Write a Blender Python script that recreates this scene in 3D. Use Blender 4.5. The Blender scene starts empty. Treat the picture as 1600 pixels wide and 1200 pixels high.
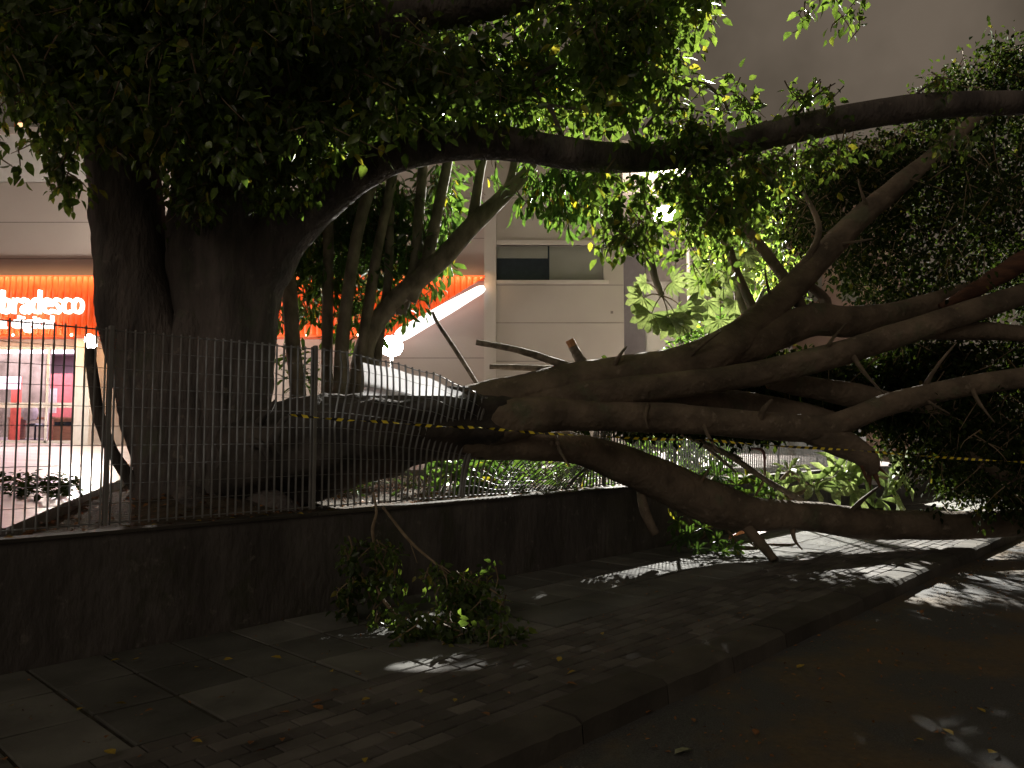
import bpy, math, random
import numpy as np
from mathutils import Vector, noise
random.seed(7); rng = np.random.default_rng(7)
scene = bpy.context.scene
COL = scene.collection

# ------------------------------------------------------------------ camera
EYE = 1.6; F = 1200.0; PITCH = math.atan(80 / F)
cam_d = bpy.data.cameras.new("camera"); cam = bpy.data.objects.new("camera", cam_d); COL.objects.link(cam)
cam.location = (0, 0, EYE); cam.rotation_euler = (math.pi / 2 + PITCH, 0, 0)
cam_d.sensor_width = 36; cam_d.lens = 36 * F / 1600; cam_d.clip_start = 0.05; cam_d.clip_end = 1000
scene.camera = cam
CP, SP = math.cos(PITCH), math.sin(PITCH)
def P(px, py, Y):
    """photo pixel + real distance ahead of the camera (m) -> point in the place"""
    u, v = (px - 800) / F, (600 - py) / F
    k = Y / (CP - v * SP)
    return Vector((u * k, Y, EYE + (SP + v * CP) * k))

# ------------------------------------------------------------------ sky, sun, exposure
world = bpy.data.worlds.new("World"); scene.world = world; world.use_nodes = True
wn, wl = world.node_tree.nodes, world.node_tree.links; wn.clear()
w_out = wn.new("ShaderNodeOutputWorld"); w_bg = wn.new("ShaderNodeBackground")
w_tc = wn.new("ShaderNodeTexCoord"); w_no = wn.new("ShaderNodeTexNoise"); w_ra = wn.new("ShaderNodeValToRGB")
w_no.inputs["Scale"].default_value = 4.0; w_no.inputs["Detail"].default_value = 5
w_ra.color_ramp.elements[0].position = 0.34; w_ra.color_ramp.elements[0].color = (0.036, 0.029, 0.021, 1)
w_ra.color_ramp.elements[1].position = 0.66; w_ra.color_ramp.elements[1].color = (0.088, 0.070, 0.053, 1)
wl.new(w_tc.outputs["Generated"], w_no.inputs["Vector"]); wl.new(w_no.outputs["Fac"], w_ra.inputs["Fac"])
wl.new(w_ra.outputs["Color"], w_bg.inputs["Color"]); w_bg.inputs["Strength"].default_value = 1.65
wl.new(w_bg.outputs["Background"], w_out.inputs["Surface"])

sun_d = bpy.data.lights.new("street_glow", "SUN"); sun = bpy.data.objects.new("street_glow", sun_d); COL.objects.link(sun)
sun_d.energy = 0.26; sun_d.angle = math.radians(25); sun_d.color = (1.0, 0.86, 0.68)
sun.rotation_euler = Vector((0.40, 0.76, -0.46)).to_track_quat("-Z", "Y").to_euler()

scene.view_settings.view_transform = "Standard"; scene.view_settings.look = "None"
scene.view_settings.exposure = 0.0; scene.view_settings.gamma = 1.0
scene.cycles.use_denoising = True
scene.cycles.max_bounces = 6; scene.cycles.transparent_max_bounces = 8
scene.cycles.sample_clamp_indirect = 4.0

# ------------------------------------------------------------------ materials
def new_mat(name):
    m = bpy.data.materials.new(name); m.use_nodes = True
    nt = m.node_tree; b = nt.nodes["Principled BSDF"]
    return m, nt, b
def rgba(c): return (c[0], c[1], c[2], 1)
def noise_mat(name, c1, c2, scale=4, rough=0.8, bump=0.2, detail=6, bscale=None, stretch=None, coord="Object", lo=0.35, hi=0.68, spec=0.4, bdist=0.02):
    m, nt, b = new_mat(name); n, l = nt.nodes, nt.links
    tc = n.new("ShaderNodeTexCoord"); mp = n.new("ShaderNodeMapping")
    if stretch: mp.inputs["Scale"].default_value = stretch
    no = n.new("ShaderNodeTexNoise"); no.inputs["Scale"].default_value = scale; no.inputs["Detail"].default_value = detail
    ra = n.new("ShaderNodeValToRGB"); ra.color_ramp.elements[0].position = lo; ra.color_ramp.elements[1].position = hi
    ra.color_ramp.elements[0].color = rgba(c1); ra.color_ramp.elements[1].color = rgba(c2)
    l.new(tc.outputs[coord], mp.inputs["Vector"]); l.new(mp.outputs["Vector"], no.inputs["Vector"])
    l.new(no.outputs["Fac"], ra.inputs["Fac"]); l.new(ra.outputs["Color"], b.inputs["Base Color"])
    b.inputs["Roughness"].default_value = rough; b.inputs["Specular IOR Level"].default_value = spec
    if bump:
        n2 = n.new("ShaderNodeTexNoise"); n2.inputs["Scale"].default_value = bscale or scale * 6; n2.inputs["Detail"].default_value = 8
        bu = n.new("ShaderNodeBump"); bu.inputs["Strength"].default_value = bump; bu.inputs["Distance"].default_value = bdist
        l.new(mp.outputs["Vector"], n2.inputs["Vector"]); l.new(n2.outputs["Fac"], bu.inputs["Height"])
        l.new(bu.outputs["Normal"], b.inputs["Normal"])
    return m
def island_mat(name, cols, rough=0.8, bump=0.3, bscale=30, spec=0.4, stain=0.5, sscale=2.0):
    """each separate piece of the mesh takes its own tone, with stains across"""
    m, nt, b = new_mat(name); n, l = nt.nodes, nt.links
    g = n.new("ShaderNodeNewGeometry"); ra = n.new("ShaderNodeValToRGB")
    el = ra.color_ramp.elements
    while len(el) < len(cols): el.new(0.5)
    for i, c in enumerate(cols): el[i].position = i / max(1, len(cols) - 1); el[i].color = rgba(c)
    tc = n.new("ShaderNodeTexCoord"); no = n.new("ShaderNodeTexNoise"); no.inputs["Scale"].default_value = sscale; no.inputs["Detail"].default_value = 7
    mr = n.new("ShaderNodeMapRange"); mr.inputs["From Min"].default_value = 0.3; mr.inputs["From Max"].default_value = 0.7
    mr.inputs["To Min"].default_value = 1 - stain; mr.inputs["To Max"].default_value = 1.0
    mx = n.new("ShaderNodeMix"); mx.data_type = "RGBA"; mx.blend_type = "MULTIPLY"; mx.inputs["Factor"].default_value = 1
    l.new(g.outputs["Random Per Island"], ra.inputs["Fac"]); l.new(tc.outputs["Object"], no.inputs["Vector"])
    l.new(no.outputs["Fac"], mr.inputs["Value"]); l.new(ra.outputs["Color"], mx.inputs[6]); l.new(mr.outputs["Result"], mx.inputs[7])
    l.new(mx.outputs[2], b.inputs["Base Color"])
    b.inputs["Roughness"].default_value = rough; b.inputs["Specular IOR Level"].default_value = spec
    n2 = n.new("ShaderNodeTexNoise"); n2.inputs["Scale"].default_value = bscale; n2.inputs["Detail"].default_value = 8
    bu = n.new("ShaderNodeBump"); bu.inputs["Strength"].default_value = bump; bu.inputs["Distance"].default_value = 0.01
    l.new(tc.outputs["Object"], n2.inputs["Vector"]); l.new(n2.outputs["Fac"], bu.inputs["Height"]); l.new(bu.outputs["Normal"], b.inputs["Normal"])
    return m
def leaf_mat(name, cols, trans=0.4, rough=0.32, tcol=None, spec=.5):
    m, nt, b = new_mat(name); n, l = nt.nodes, nt.links
    g = n.new("ShaderNodeNewGeometry"); ra = n.new("ShaderNodeValToRGB"); el = ra.color_ramp.elements
    while len(el) < len(cols): el.new(0.5)
    for i, c in enumerate(cols): el[i].position = c[0]; el[i].color = rgba(c[1])
    l.new(g.outputs["Random Per Island"], ra.inputs["Fac"]); l.new(ra.outputs["Color"], b.inputs["Base Color"])
    b.inputs["Roughness"].default_value = rough; b.inputs["Specular IOR Level"].default_value = spec
    tc = n.new("ShaderNodeTexCoord"); bl = n.new("ShaderNodeTexNoise"); bl.inputs["Scale"].default_value = 28; bl.inputs["Detail"].default_value = 4
    mr = n.new("ShaderNodeMapRange"); mr.inputs["From Min"].default_value = .35; mr.inputs["From Max"].default_value = .65; mr.inputs["To Min"].default_value = .62; mr.inputs["To Max"].default_value = 1.12
    bm = n.new("ShaderNodeMix"); bm.data_type = "RGBA"; bm.blend_type = "MULTIPLY"; bm.inputs["Factor"].default_value = 1
    l.new(tc.outputs["Object"], bl.inputs["Vector"]); l.new(bl.outputs["Fac"], mr.inputs["Value"]); l.new(ra.outputs["Color"], bm.inputs[6]); l.new(mr.outputs["Result"], bm.inputs[7])
    l.new(bm.outputs[2], b.inputs["Base Color"])
    bu = n.new("ShaderNodeBump"); bu.inputs["Strength"].default_value = .35; bu.inputs["Distance"].default_value = .01; l.new(bl.outputs["Fac"], bu.inputs["Height"]); l.new(bu.outputs["Normal"], b.inputs["Normal"])
    t = n.new("ShaderNodeBsdfTranslucent"); mx = n.new("ShaderNodeMixShader"); mx.inputs["Fac"].default_value = trans
    tm = n.new("ShaderNodeMix"); tm.data_type = "RGBA"; tm.blend_type = "MULTIPLY"; tm.inputs["Factor"].default_value = 1
    tm.inputs[7].default_value = rgba(tcol or (2.6, 2.7, 1.1)); l.new(bm.outputs[2], tm.inputs[6]); l.new(tm.outputs[2], t.inputs["Color"])
    l.new(b.outputs["BSDF"], mx.inputs[1]); l.new(t.outputs["BSDF"], mx.inputs[2])
    l.new(mx.outputs["Shader"], n["Material Output"].inputs["Surface"])
    return m
def plain(name, c, rough=0.6, metal=0.0, var=0.12, scale=8):
    m = noise_mat(name, [x * (1 - var) for x in c], [min(1, x * (1 + var)) for x in c], scale=scale, rough=rough, bump=0.05)
    m.node_tree.nodes["Principled BSDF"].inputs["Metallic"].default_value = metal
    return m
def emit(name, c, s):
    m, nt, b = new_mat(name)
    b.inputs["Base Color"].default_value = rgba(c); b.inputs["Emission Color"].default_value = rgba(c); b.inputs["Emission Strength"].default_value = s
    return m

M = {}
def bark_mat(name, c1, c2, c3, c4, stretch=(1, 1, 1), bump=.8):
    m = noise_mat(name, c1, c2, scale=2.6, rough=.88, bump=bump, bscale=11, stretch=stretch, bdist=.05)
    nt = m.node_tree; n, l = nt.nodes, nt.links; b = n["Principled BSDF"]; src = b.inputs["Base Color"].links[0].from_socket
    tc = n.new("ShaderNodeTexCoord")
    for sc_, lo, hi, c in ((1.9, .56, .66, c3), (7.5, .60, .68, c4)):
        no = n.new("ShaderNodeTexNoise"); no.inputs["Scale"].default_value = sc_; no.inputs["Detail"].default_value = 9; no.inputs["Roughness"].default_value = .65
        ra = n.new("ShaderNodeValToRGB"); ra.color_ramp.elements[0].position = lo; ra.color_ramp.elements[1].position = hi
        ra.color_ramp.elements[1].color = (.8, .8, .8, 1)
        mx = n.new("ShaderNodeMix"); mx.data_type = "RGBA"; mx.inputs[7].default_value = rgba(c)
        l.new(tc.outputs["Object"], no.inputs["Vector"]); l.new(no.outputs["Fac"], ra.inputs["Fac"]); l.new(ra.outputs["Color"], mx.inputs["Factor"]); l.new(src, mx.inputs[6]); src = mx.outputs[2]
    l.new(src, b.inputs["Base Color"]); return m
M["retwall"] = bark_mat("wall_render", (0.06, 0.054, 0.052), (0.115, 0.104, 0.10), (0.055, 0.055, 0.04), (0.16, 0.145, 0.135), (1.2, 1.2, .5), .45)
M["cement"] = bark_mat("facade_cement", (0.46, 0.395, 0.355), (0.54, 0.47, 0.425), (0.40, 0.345, 0.31), (0.50, 0.445, 0.41), (1.4, 1.4, .22), .1)
M["bark_butt_shaded"] = noise_mat("bark_butt_shaded", (0.03, 0.026, 0.023), (0.08, 0.065, 0.055), scale=3, rough=0.9, bump=0.7, bscale=9, bdist=0.05)  # fallen trunk's bark, darkened so its colour carries the shade there
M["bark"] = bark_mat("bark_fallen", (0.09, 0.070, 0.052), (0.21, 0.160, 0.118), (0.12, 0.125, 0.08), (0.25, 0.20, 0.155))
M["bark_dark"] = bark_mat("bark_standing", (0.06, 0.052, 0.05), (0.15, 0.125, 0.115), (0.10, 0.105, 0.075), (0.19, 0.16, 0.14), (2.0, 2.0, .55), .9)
M["bark_pale"] = noise_mat("bark_pale", (0.13, 0.115, 0.085), (0.30, 0.26, 0.2), scale=5, rough=0.85, bump=0.5, bscale=22, stretch=(1.5, 1.5, 0.8))
M["twig"] = noise_mat("twig_bark", (0.14, 0.10, 0.065), (0.28, 0.21, 0.14), scale=8, rough=0.8, bump=0.3)
M["stick"] = noise_mat("stick_bark", (0.12, 0.10, 0.08), (0.34, 0.29, 0.23), scale=12, rough=0.85, bump=0.6)
M["cutwood"] = noise_mat("cut_wood", (0.45, 0.20, 0.09), (0.6, 0.32, 0.16), scale=15, rough=0.8, bump=0.3)
M["redwood"] = noise_mat("torn_wood", (0.07, 0.034, 0.024), (0.15, 0.07, 0.042), scale=6, rough=0.85, bump=0.6, stretch=(1, 1, 3))
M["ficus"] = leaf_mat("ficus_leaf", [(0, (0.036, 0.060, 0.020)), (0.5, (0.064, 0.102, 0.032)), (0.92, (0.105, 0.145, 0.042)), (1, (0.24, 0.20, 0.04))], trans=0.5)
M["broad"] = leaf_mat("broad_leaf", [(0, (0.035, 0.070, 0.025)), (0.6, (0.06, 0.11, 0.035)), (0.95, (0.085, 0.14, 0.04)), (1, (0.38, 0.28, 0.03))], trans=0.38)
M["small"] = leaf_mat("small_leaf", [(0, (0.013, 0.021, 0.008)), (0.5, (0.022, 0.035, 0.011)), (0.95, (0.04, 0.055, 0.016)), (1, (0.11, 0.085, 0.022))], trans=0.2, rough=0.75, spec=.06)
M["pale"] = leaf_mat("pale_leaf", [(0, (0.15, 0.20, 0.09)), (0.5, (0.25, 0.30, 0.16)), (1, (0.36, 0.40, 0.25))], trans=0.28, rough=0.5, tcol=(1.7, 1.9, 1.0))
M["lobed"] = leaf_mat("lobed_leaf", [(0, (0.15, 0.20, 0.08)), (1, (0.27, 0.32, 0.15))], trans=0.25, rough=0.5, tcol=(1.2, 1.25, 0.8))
M["yellow"] = leaf_mat("yellow_leaf", [(0, (0.30, 0.20, 0.02)), (1, (0.48, 0.34, 0.04))], trans=0.2, rough=0.55, tcol=(1, 1, 1))
M["brown"] = leaf_mat("brown_leaf", [(0, (0.16, 0.065, 0.02)), (1, (0.30, 0.13, 0.04))], trans=0.15, rough=0.6, tcol=(1, 1, 1))
M["palefallen"] = leaf_mat("pale_fallen_leaf", [(0, (0.30, 0.32, 0.20)), (1, (0.36, 0.38, 0.24))], trans=0.2, rough=0.55, tcol=(1, 1, 1))
M["orange_leaf"] = leaf_mat("orange_dry_leaf", [(0, (0.42, 0.15, 0.05)), (1, (0.55, 0.22, 0.08))], trans=0.2, rough=0.5, tcol=(1, 1, 1))
M["metal"] = plain("galvanised_bar", (0.205, 0.205, 0.205), rough=0.5, metal=0.0, var=0.2)
M["post"] = plain("painted_post", (0.22, 0.215, 0.21), rough=0.5)
M["slab"] = island_mat("pavement_slab", [(0.085, 0.084, 0.078), (0.125, 0.123, 0.113), (0.17, 0.167, 0.153)], rough=0.78, stain=0.5)
M["brick"] = island_mat("paver_brick", [(0.075, 0.068, 0.064), (0.11, 0.10, 0.094), (0.155, 0.143, 0.132)], rough=0.8, stain=0.45)
M["joint"] = noise_mat("joint_soil", (0.02, 0.017, 0.013), (0.045, 0.04, 0.028), scale=6, rough=0.95, bump=0.4)
M["kerb"] = island_mat("kerb_stone", [(0.065, 0.058, 0.05), (0.105, 0.095, 0.082)], rough=0.85, bump=0.5, stain=0.55)
M["soil"] = noise_mat("bed_soil", (0.035, 0.026, 0.018), (0.10, 0.075, 0.05), scale=5, rough=0.95, bump=0.9, bscale=20, bdist=0.05)
M["yard"] = noise_mat("yard_tile", (0.17, 0.15, 0.15), (0.34, 0.30, 0.29), scale=1.4, rough=0.33, bump=0.35, bscale=7, stretch=(0.7, 2.0, 1), spec=0.6, bdist=0.03)
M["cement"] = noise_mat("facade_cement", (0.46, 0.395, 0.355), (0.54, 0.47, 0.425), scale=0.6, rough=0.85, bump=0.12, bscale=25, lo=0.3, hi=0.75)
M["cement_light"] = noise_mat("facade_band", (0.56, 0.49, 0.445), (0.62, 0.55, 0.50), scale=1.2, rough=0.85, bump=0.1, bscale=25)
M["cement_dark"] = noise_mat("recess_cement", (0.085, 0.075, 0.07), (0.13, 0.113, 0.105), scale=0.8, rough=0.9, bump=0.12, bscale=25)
M["jointline"] = plain("joint_sealant", (0.24, 0.205, 0.185), rough=0.9)
M["white"] = plain("white_paint", (0.72, 0.69, 0.66), rough=0.6, var=0.05)
M["pink"] = noise_mat("pink_render", (0.36, 0.24, 0.20), (0.46, 0.32, 0.27), scale=0.8, rough=0.9, bump=0.1)
M["pane_dark"] = plain("dark_pane", (0.022, 0.03, 0.04), rough=0.15)
M["pane_grey"] = plain("blind_pane", (0.27, 0.26, 0.23), rough=0.35, var=0.06, scale=2)
M["lamp"] = emit("lamp_glass", (1.0, 0.98, 0.92), 60)
M["letter"] = emit("letter_white", (1.0, 0.97, 0.95), 2.2)
M["neon"] = emit("strip_white", (1.0, 0.98, 0.97), 1.6)
M["spot"] = emit("downlight", (1.0, 0.82, 0.6), 20)

# asphalt with patches of washed-in dirt
def asphalt():
    m, nt, b = new_mat("asphalt"); n, l = nt.nodes, nt.links
    tc = n.new("ShaderNodeTexCoord")
    a = n.new("ShaderNodeTexNoise"); a.inputs["Scale"].default_value = 120; a.inputs["Detail"].default_value = 4
    r = n.new("ShaderNodeValToRGB"); r.color_ramp.elements[0].position = .35; r.color_ramp.elements[1].position = .7
    r.color_ramp.elements[0].color = (0.03, 0.03, 0.031, 1); r.color_ramp.elements[1].color = (0.095, 0.095, 0.097, 1)
    d = n.new("ShaderNodeTexNoise"); d.inputs["Scale"].default_value = 0.75; d.inputs["Detail"].default_value = 9; d.inputs["Roughness"].default_value = .68
    dr = n.new("ShaderNodeValToRGB"); dr.color_ramp.elements[0].position = .46; dr.color_ramp.elements[1].position = .58
    dirt = n.new("ShaderNodeValToRGB"); dirt.color_ramp.elements[0].color = (0.045, 0.031, 0.018, 1); dirt.color_ramp.elements[1].color = (0.15, 0.11, 0.066, 1)
    dn = n.new("ShaderNodeTexNoise"); dn.inputs["Scale"].default_value = 22; dn.inputs["Detail"].default_value = 8
    mx = n.new("ShaderNodeMix"); mx.data_type = "RGBA"
    for q in (a, d, dn): l.new(tc.outputs["Object"], q.inputs["Vector"])
    l.new(a.outputs["Fac"], r.inputs["Fac"]); l.new(d.outputs["Fac"], dr.inputs["Fac"]); l.new(dn.outputs["Fac"], dirt.inputs["Fac"])
    l.new(dr.outputs["Color"], mx.inputs["Factor"]); l.new(r.outputs["Color"], mx.inputs[6]); l.new(dirt.outputs["Color"], mx.inputs[7])
    l.new(mx.outputs[2], b.inputs["Base Color"]); b.inputs["Roughness"].default_value = .75
    bu = n.new("ShaderNodeBump"); bu.inputs["Strength"].default_value = .5; bu.inputs["Distance"].default_value = .01
    l.new(a.outputs["Fac"], bu.inputs["Height"]); l.new(bu.outputs["Normal"], b.inputs["Normal"])
    return m
M["asphalt"] = asphalt()
# lit corrugated fascia: red-orange translucent sheeting lit from inside
m, nt, b = new_mat("fascia_orange"); b.inputs["Base Color"].default_value = (0.62, 0.09, 0.02, 1)
b.inputs["Emission Color"].default_value = (1.0, 0.115, 0.018, 1); b.inputs["Emission Strength"].default_value = 0.34; b.inputs["Roughness"].default_value = .4
M["fascia"] = m
m, nt, b = new_mat("white_sheeting"); n, l = nt.nodes, nt.links
b.inputs["Base Color"].default_value = (.6, .6, .6, 1); b.inputs["Roughness"].default_value = .4
t = n.new("ShaderNodeBsdfTranslucent"); t.inputs["Color"].default_value = (.58, .58, .6, 1); mx = n.new("ShaderNodeMixShader"); mx.inputs["Fac"].default_value = .7
l.new(b.outputs["BSDF"], mx.inputs[1]); l.new(t.outputs["BSDF"], mx.inputs[2]); l.new(mx.outputs["Shader"], n["Material Output"].inputs["Surface"])
M["sheet"] = m
m, nt, b = new_mat("storefront_glass"); b.inputs["Base Color"].default_value = (.95, .93, .95, 1); b.inputs["Roughness"].default_value = .02
b.inputs["Transmission Weight"].default_value = 1; b.inputs["IOR"].default_value = 1.02
M["glass"] = m
def tape_mat():
    m, nt, b = new_mat("warning_tape"); n, l = nt.nodes, nt.links
    uv = n.new("ShaderNodeAttribute"); uv.attribute_name = "along"; w = n.new("ShaderNodeMath"); w.operation = "FRACT"
    c = n.new("ShaderNodeMath"); c.operation = "GREATER_THAN"; c.inputs[1].default_value = .5
    mx = n.new("ShaderNodeMix"); mx.data_type = "RGBA"; mx.inputs[6].default_value = (.02, .02, .02, 1); mx.inputs[7].default_value = (.85, .68, .04, 1)
    l.new(uv.outputs["Fac"], w.inputs[0]); l.new(w.outputs[0], c.inputs[0]); l.new(c.outputs[0], mx.inputs["Factor"]); l.new(mx.outputs[2], b.inputs["Base Color"])
    b.inputs["Roughness"].default_value = .35
    return m
M["tape"] = tape_mat()

# ------------------------------------------------------------------ mesh helpers
class MB:
    def __init__(s): s.v = []; s.f = []; s.mi = []; s.cur = 0
    def add(s, v, f):
        o = len(s.v); s.v.extend(v); s.f.extend([tuple(i + o for i in q) for q in f]); s.mi.extend([s.cur] * len(f))
    def box(s, x0, y0, z0, x1, y1, z1):
        s.add([(x0, y0, z0), (x1, y0, z0), (x1, y1, z0), (x0, y1, z0), (x0, y0, z1), (x1, y0, z1), (x1, y1, z1), (x0, y1, z1)],
              [(0, 3, 2, 1), (4, 5, 6, 7), (0, 1, 5, 4), (1, 2, 6, 5), (2, 3, 7, 6), (3, 0, 4, 7)])
    def obox(s, c, ax, ay, az):
        """box from centre and three half-axis vectors"""
        c, ax, ay, az = Vector(c), Vector(ax), Vector(ay), Vector(az)
        v = [c + sx * ax + sy * ay + sz * az for sz in (-1, 1) for sx, sy in ((-1, -1), (1, -1), (1, 1), (-1, 1))]
        s.add([tuple(q) for q in v], [(0, 3, 2, 1), (4, 5, 6, 7), (0, 1, 5, 4), (1, 2, 6, 5), (2, 3, 7, 6), (3, 0, 4, 7)])
    def lathe(s, c, prof, n=20):
        v, f = [], []
        for r, z in prof:
            for i in range(n):
                a = 2 * math.pi * i / n; v.append((c[0] + r * math.cos(a), c[1] + r * math.sin(a), c[2] + z))
        for k in range(len(prof) - 1):
            for i in range(n):
                j = (i + 1) % n; f.append((k * n + i, k * n + j, (k + 1) * n + j, (k + 1) * n + i))
        f.append(tuple(reversed(range(n)))); f.append(tuple((len(prof) - 1) * n + i for i in range(n)))
        s.add(v, f)
    def tube(s, pts, sides=10, sub=6, amp=0.0, freq=1.5, flute=0, endcap=True):
        """smooth tapering limb through (point, radius)"""
        p = [Vector(q[0]) for q in pts]; r = [q[1] for q in pts]
        ps, rs = [], []
        for i in range(len(p) - 1):
            p0, p1, p2, p3 = p[max(0, i - 1)], p[i], p[i + 1], p[min(len(p) - 1, i + 2)]
            for k in range(sub):
                t = k / sub
                ps.append(0.5 * ((2 * p1) + (p2 - p0) * t + (2 * p0 - 5 * p1 + 4 * p2 - p3) * t * t + (3 * p1 - p0 - 3 * p2 + p3) * t ** 3))
                q = t * t * (3 - 2 * t); rs.append(r[i] * (1 - q) + r[i + 1] * q)
        ps.append(p[-1]); rs.append(r[-1])
        tan = [(ps[min(i + 1, len(ps) - 1)] - ps[max(i - 1, 0)]).normalized() for i in range(len(ps))]
        ref = Vector((0, 0, 1)) if abs(tan[0].z) < .8 else Vector((0, 1, 0))
        nx = (ref - ref.dot(tan[0]) * tan[0]).normalized()
        v, f = [], []; seed = random.random() * 50
        for i, (q, rr, tt) in enumerate(zip(ps, rs, tan)):
            nx = (nx - nx.dot(tt) * tt).normalized(); ny = tt.cross(nx)
            for k in range(sides):
                a = 2 * math.pi * k / sides; d = nx * math.cos(a) + ny * math.sin(a)
                k_ = 1.0
                if amp:
                    w = q * freq + d * (1.1)
                    k_ += amp * (noise.noise(w + Vector((seed, 0, 0))) + .5 * noise.noise(w * 2.7 + Vector((0, seed, 0))) + .32 * noise.noise(w * 7.5 + Vector((0, 0, seed))))
                    if flute: k_ += amp * .6 * math.sin(flute * a + 2.2 * noise.noise(q * .8 + Vector((seed, 1, 0))))
                v.append(tuple(q + d * rr * k_))
        for i in range(len(ps) - 1):
            for k in range(sides):
                j = (k + 1) % sides; f.append((i * sides + k, i * sides + j, (i + 1) * sides + j, (i + 1) * sides + k))
        if endcap:
            f.append(tuple(reversed(range(sides)))); f.append(tuple((len(ps) - 1) * sides + k for k in range(sides)))
        s.add(v, f)
    def build(s, name, mats, parent=None, smooth=False):
        me = bpy.data.meshes.new(name); me.from_pydata([tuple(q) for q in s.v], [], s.f)
        for m_ in (mats if isinstance(mats, (list, tuple)) else [mats]): me.materials.append(m_)
        me.polygons.foreach_set("material_index", s.mi)
        if smooth: me.polygons.foreach_set("use_smooth", [True] * len(me.polygons))
        me.update(); o = bpy.data.objects.new(name, me); COL.objects.link(o)
        if parent: put(o, parent)
        return o
def put(o, parent):
    o.parent = parent; o.matrix_parent_inverse = parent.matrix_basis.inverted()
def tag(o, label=None, cat=None, group=None, kind=None):
    if label: o["label"] = label
    if cat: o["category"] = cat
    if group: o["group"] = group
    if kind: o["kind"] = kind
    return o
def thing(name, label, cat, loc=(0, 0, 0), group=None):
    o = bpy.data.objects.new(name, None); COL.objects.link(o); o.location = loc; o.empty_display_size = .2
    return tag(o, label, cat, group)

LEAF_T = {  # outline: (along, half width, lift) rows between base and tip
    "ovate": [(.27, .27, .03), (.6, .23, .02)],
    "oblong": [(.35, .11, .02), (.75, .15, .0)],
    "lance": [(.35, .10, .02), (.74, .135, .02)],
    "round": [(.3, .30, .03), (.7, .28, .03)],
}
def leaves(name, pos, dirs, nrm, size, mat, parent=None, shape="ovate", curl=.12):
    """many leaf blades in one foliage mesh (8 points each, folded at the midrib)"""
    pos, dirs, nrm, size = (np.asarray(q, dtype=np.float64) for q in (pos, dirs, nrm, size))
    N = len(pos); d = dirs / np.linalg.norm(dirs, axis=1)[:, None]
    side = np.cross(d, nrm); side /= np.linalg.norm(side, axis=1)[:, None] + 1e-9
    up = np.cross(side, d)
    (a1, w1, h1), (a2, w2, h2) = LEAF_T[shape]
    rows = [(0, 0, 0), (a1, 0, -.0), (a2, 0, -curl * .3), (1, 0, -curl), (a1, w1, .06 + h1), (a2, w2, .06 + h2 - curl * .3), (a1, -w1, .06 + h1), (a2, -w2, .06 + h2 - curl * .3)]
    V = np.zeros((N, 8, 3))
    for k, (a, w, h) in enumerate(rows):
        V[:, k] = pos + size[:, None] * (a * d + w * side + h * up)
    tmpl = [(0, 1, 4), (1, 2, 5, 4), (2, 3, 5), (0, 6, 1), (1, 6, 7, 2), (2, 7, 3)]
    flat = np.array([i for q in tmpl for i in q]); ls = np.array([len(q) for q in tmpl]); L = len(flat)
    loops = (np.arange(N)[:, None] * 8 + flat[None]).ravel()
    starts = (np.arange(N)[:, None] * L + np.concatenate([[0], np.cumsum(ls)[:-1]])[None]).ravel()
    me = bpy.data.meshes.new(name); me.vertices.add(N * 8); me.vertices.foreach_set("co", V.ravel())
    me.loops.add(len(loops)); me.loops.foreach_set("vertex_index", loops.astype(np.int32))
    me.polygons.add(N * 6); me.polygons.foreach_set("loop_start", starts.astype(np.int32))
    me.polygons.foreach_set("loop_total", np.tile(ls, N).astype(np.int32)); me.polygons.foreach_set("use_smooth", np.ones(N * 6, dtype=bool))
    me.update(calc_edges=True); me.validate(); me.materials.append(mat)
    o = bpy.data.objects.new(name, me); COL.objects.link(o)
    if parent: put(o, parent)
    return o
def inside(poly, x, y):
    c = False; j = len(poly) - 1
    for i in range(len(poly)):
        xi, yi = poly[i]; xj, yj = poly[j]
        if (yi > y) != (yj > y) and x < (xj - xi) * (y - yi) / (yj - yi) + xi: c = not c
        j = i
    return c
def foliage(poly, dep, nclump, per, rad, size, droop=.8, gap=.0, gscale=.9, twigs=None, hole=None, hmax=99):
    """clumps of leaves on twigs through a crown volume; returns arrays"""
    xs = [q[0] for q in poly]; ys = [q[1] for q in poly]
    pos, dr, nr, sz = [], [], [], []
    got = 0; tries = 0
    while got < nclump and tries < nclump * 40:
        tries += 1
        x, y = random.uniform(min(xs), max(xs)), random.uniform(min(ys), max(ys))
        Yc_ = random.uniform(*dep)
        if not inside(poly, x, y) or (hole and Yc_ < hmax and inside(hole, x, y)): continue
        c = P(x, y, Yc_)
        if gap and noise.noise(c * gscale) < gap - random.random() * .25: continue
        got += 1
        n_ = max(3, int(per * random.uniform(.6, 1.4)))
        ax = Vector((random.gauss(0, 1), random.gauss(0, 1), -droop - random.random() * .6)).normalized()
        L = rad * random.uniform(1.2, 2.2)
        if twigs is not None:
            twigs.tube([(c - ax * L * .6, .008), (c + Vector((random.gauss(0, .03), random.gauss(0, .03), 0)), .006), (c + ax * L * .5, .003)], 4, 2, endcap=False)
        t = rng.uniform(-.6, .55, n_); off = rng.normal(0, rad * .33, (n_, 3))
        p_ = np.array(c)[None] + np.array(ax)[None] * (t * L)[:, None] + off
        d_ = rng.normal(0, .55, (n_, 3)) + off / (rad * .33) * .35; d_[:, 2] -= droop
        pos.append(p_); dr.append(d_); nr.append(rng.normal(0, .6, (n_, 3)) + np.array([0, -.35, .6])); sz.append(size * rng.uniform(.65, 1.3, n_))
    return [np.concatenate(q) for q in (pos, dr, nr, sz)]
def merge(*arr): return [np.concatenate(q) for q in zip(*arr)]

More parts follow.
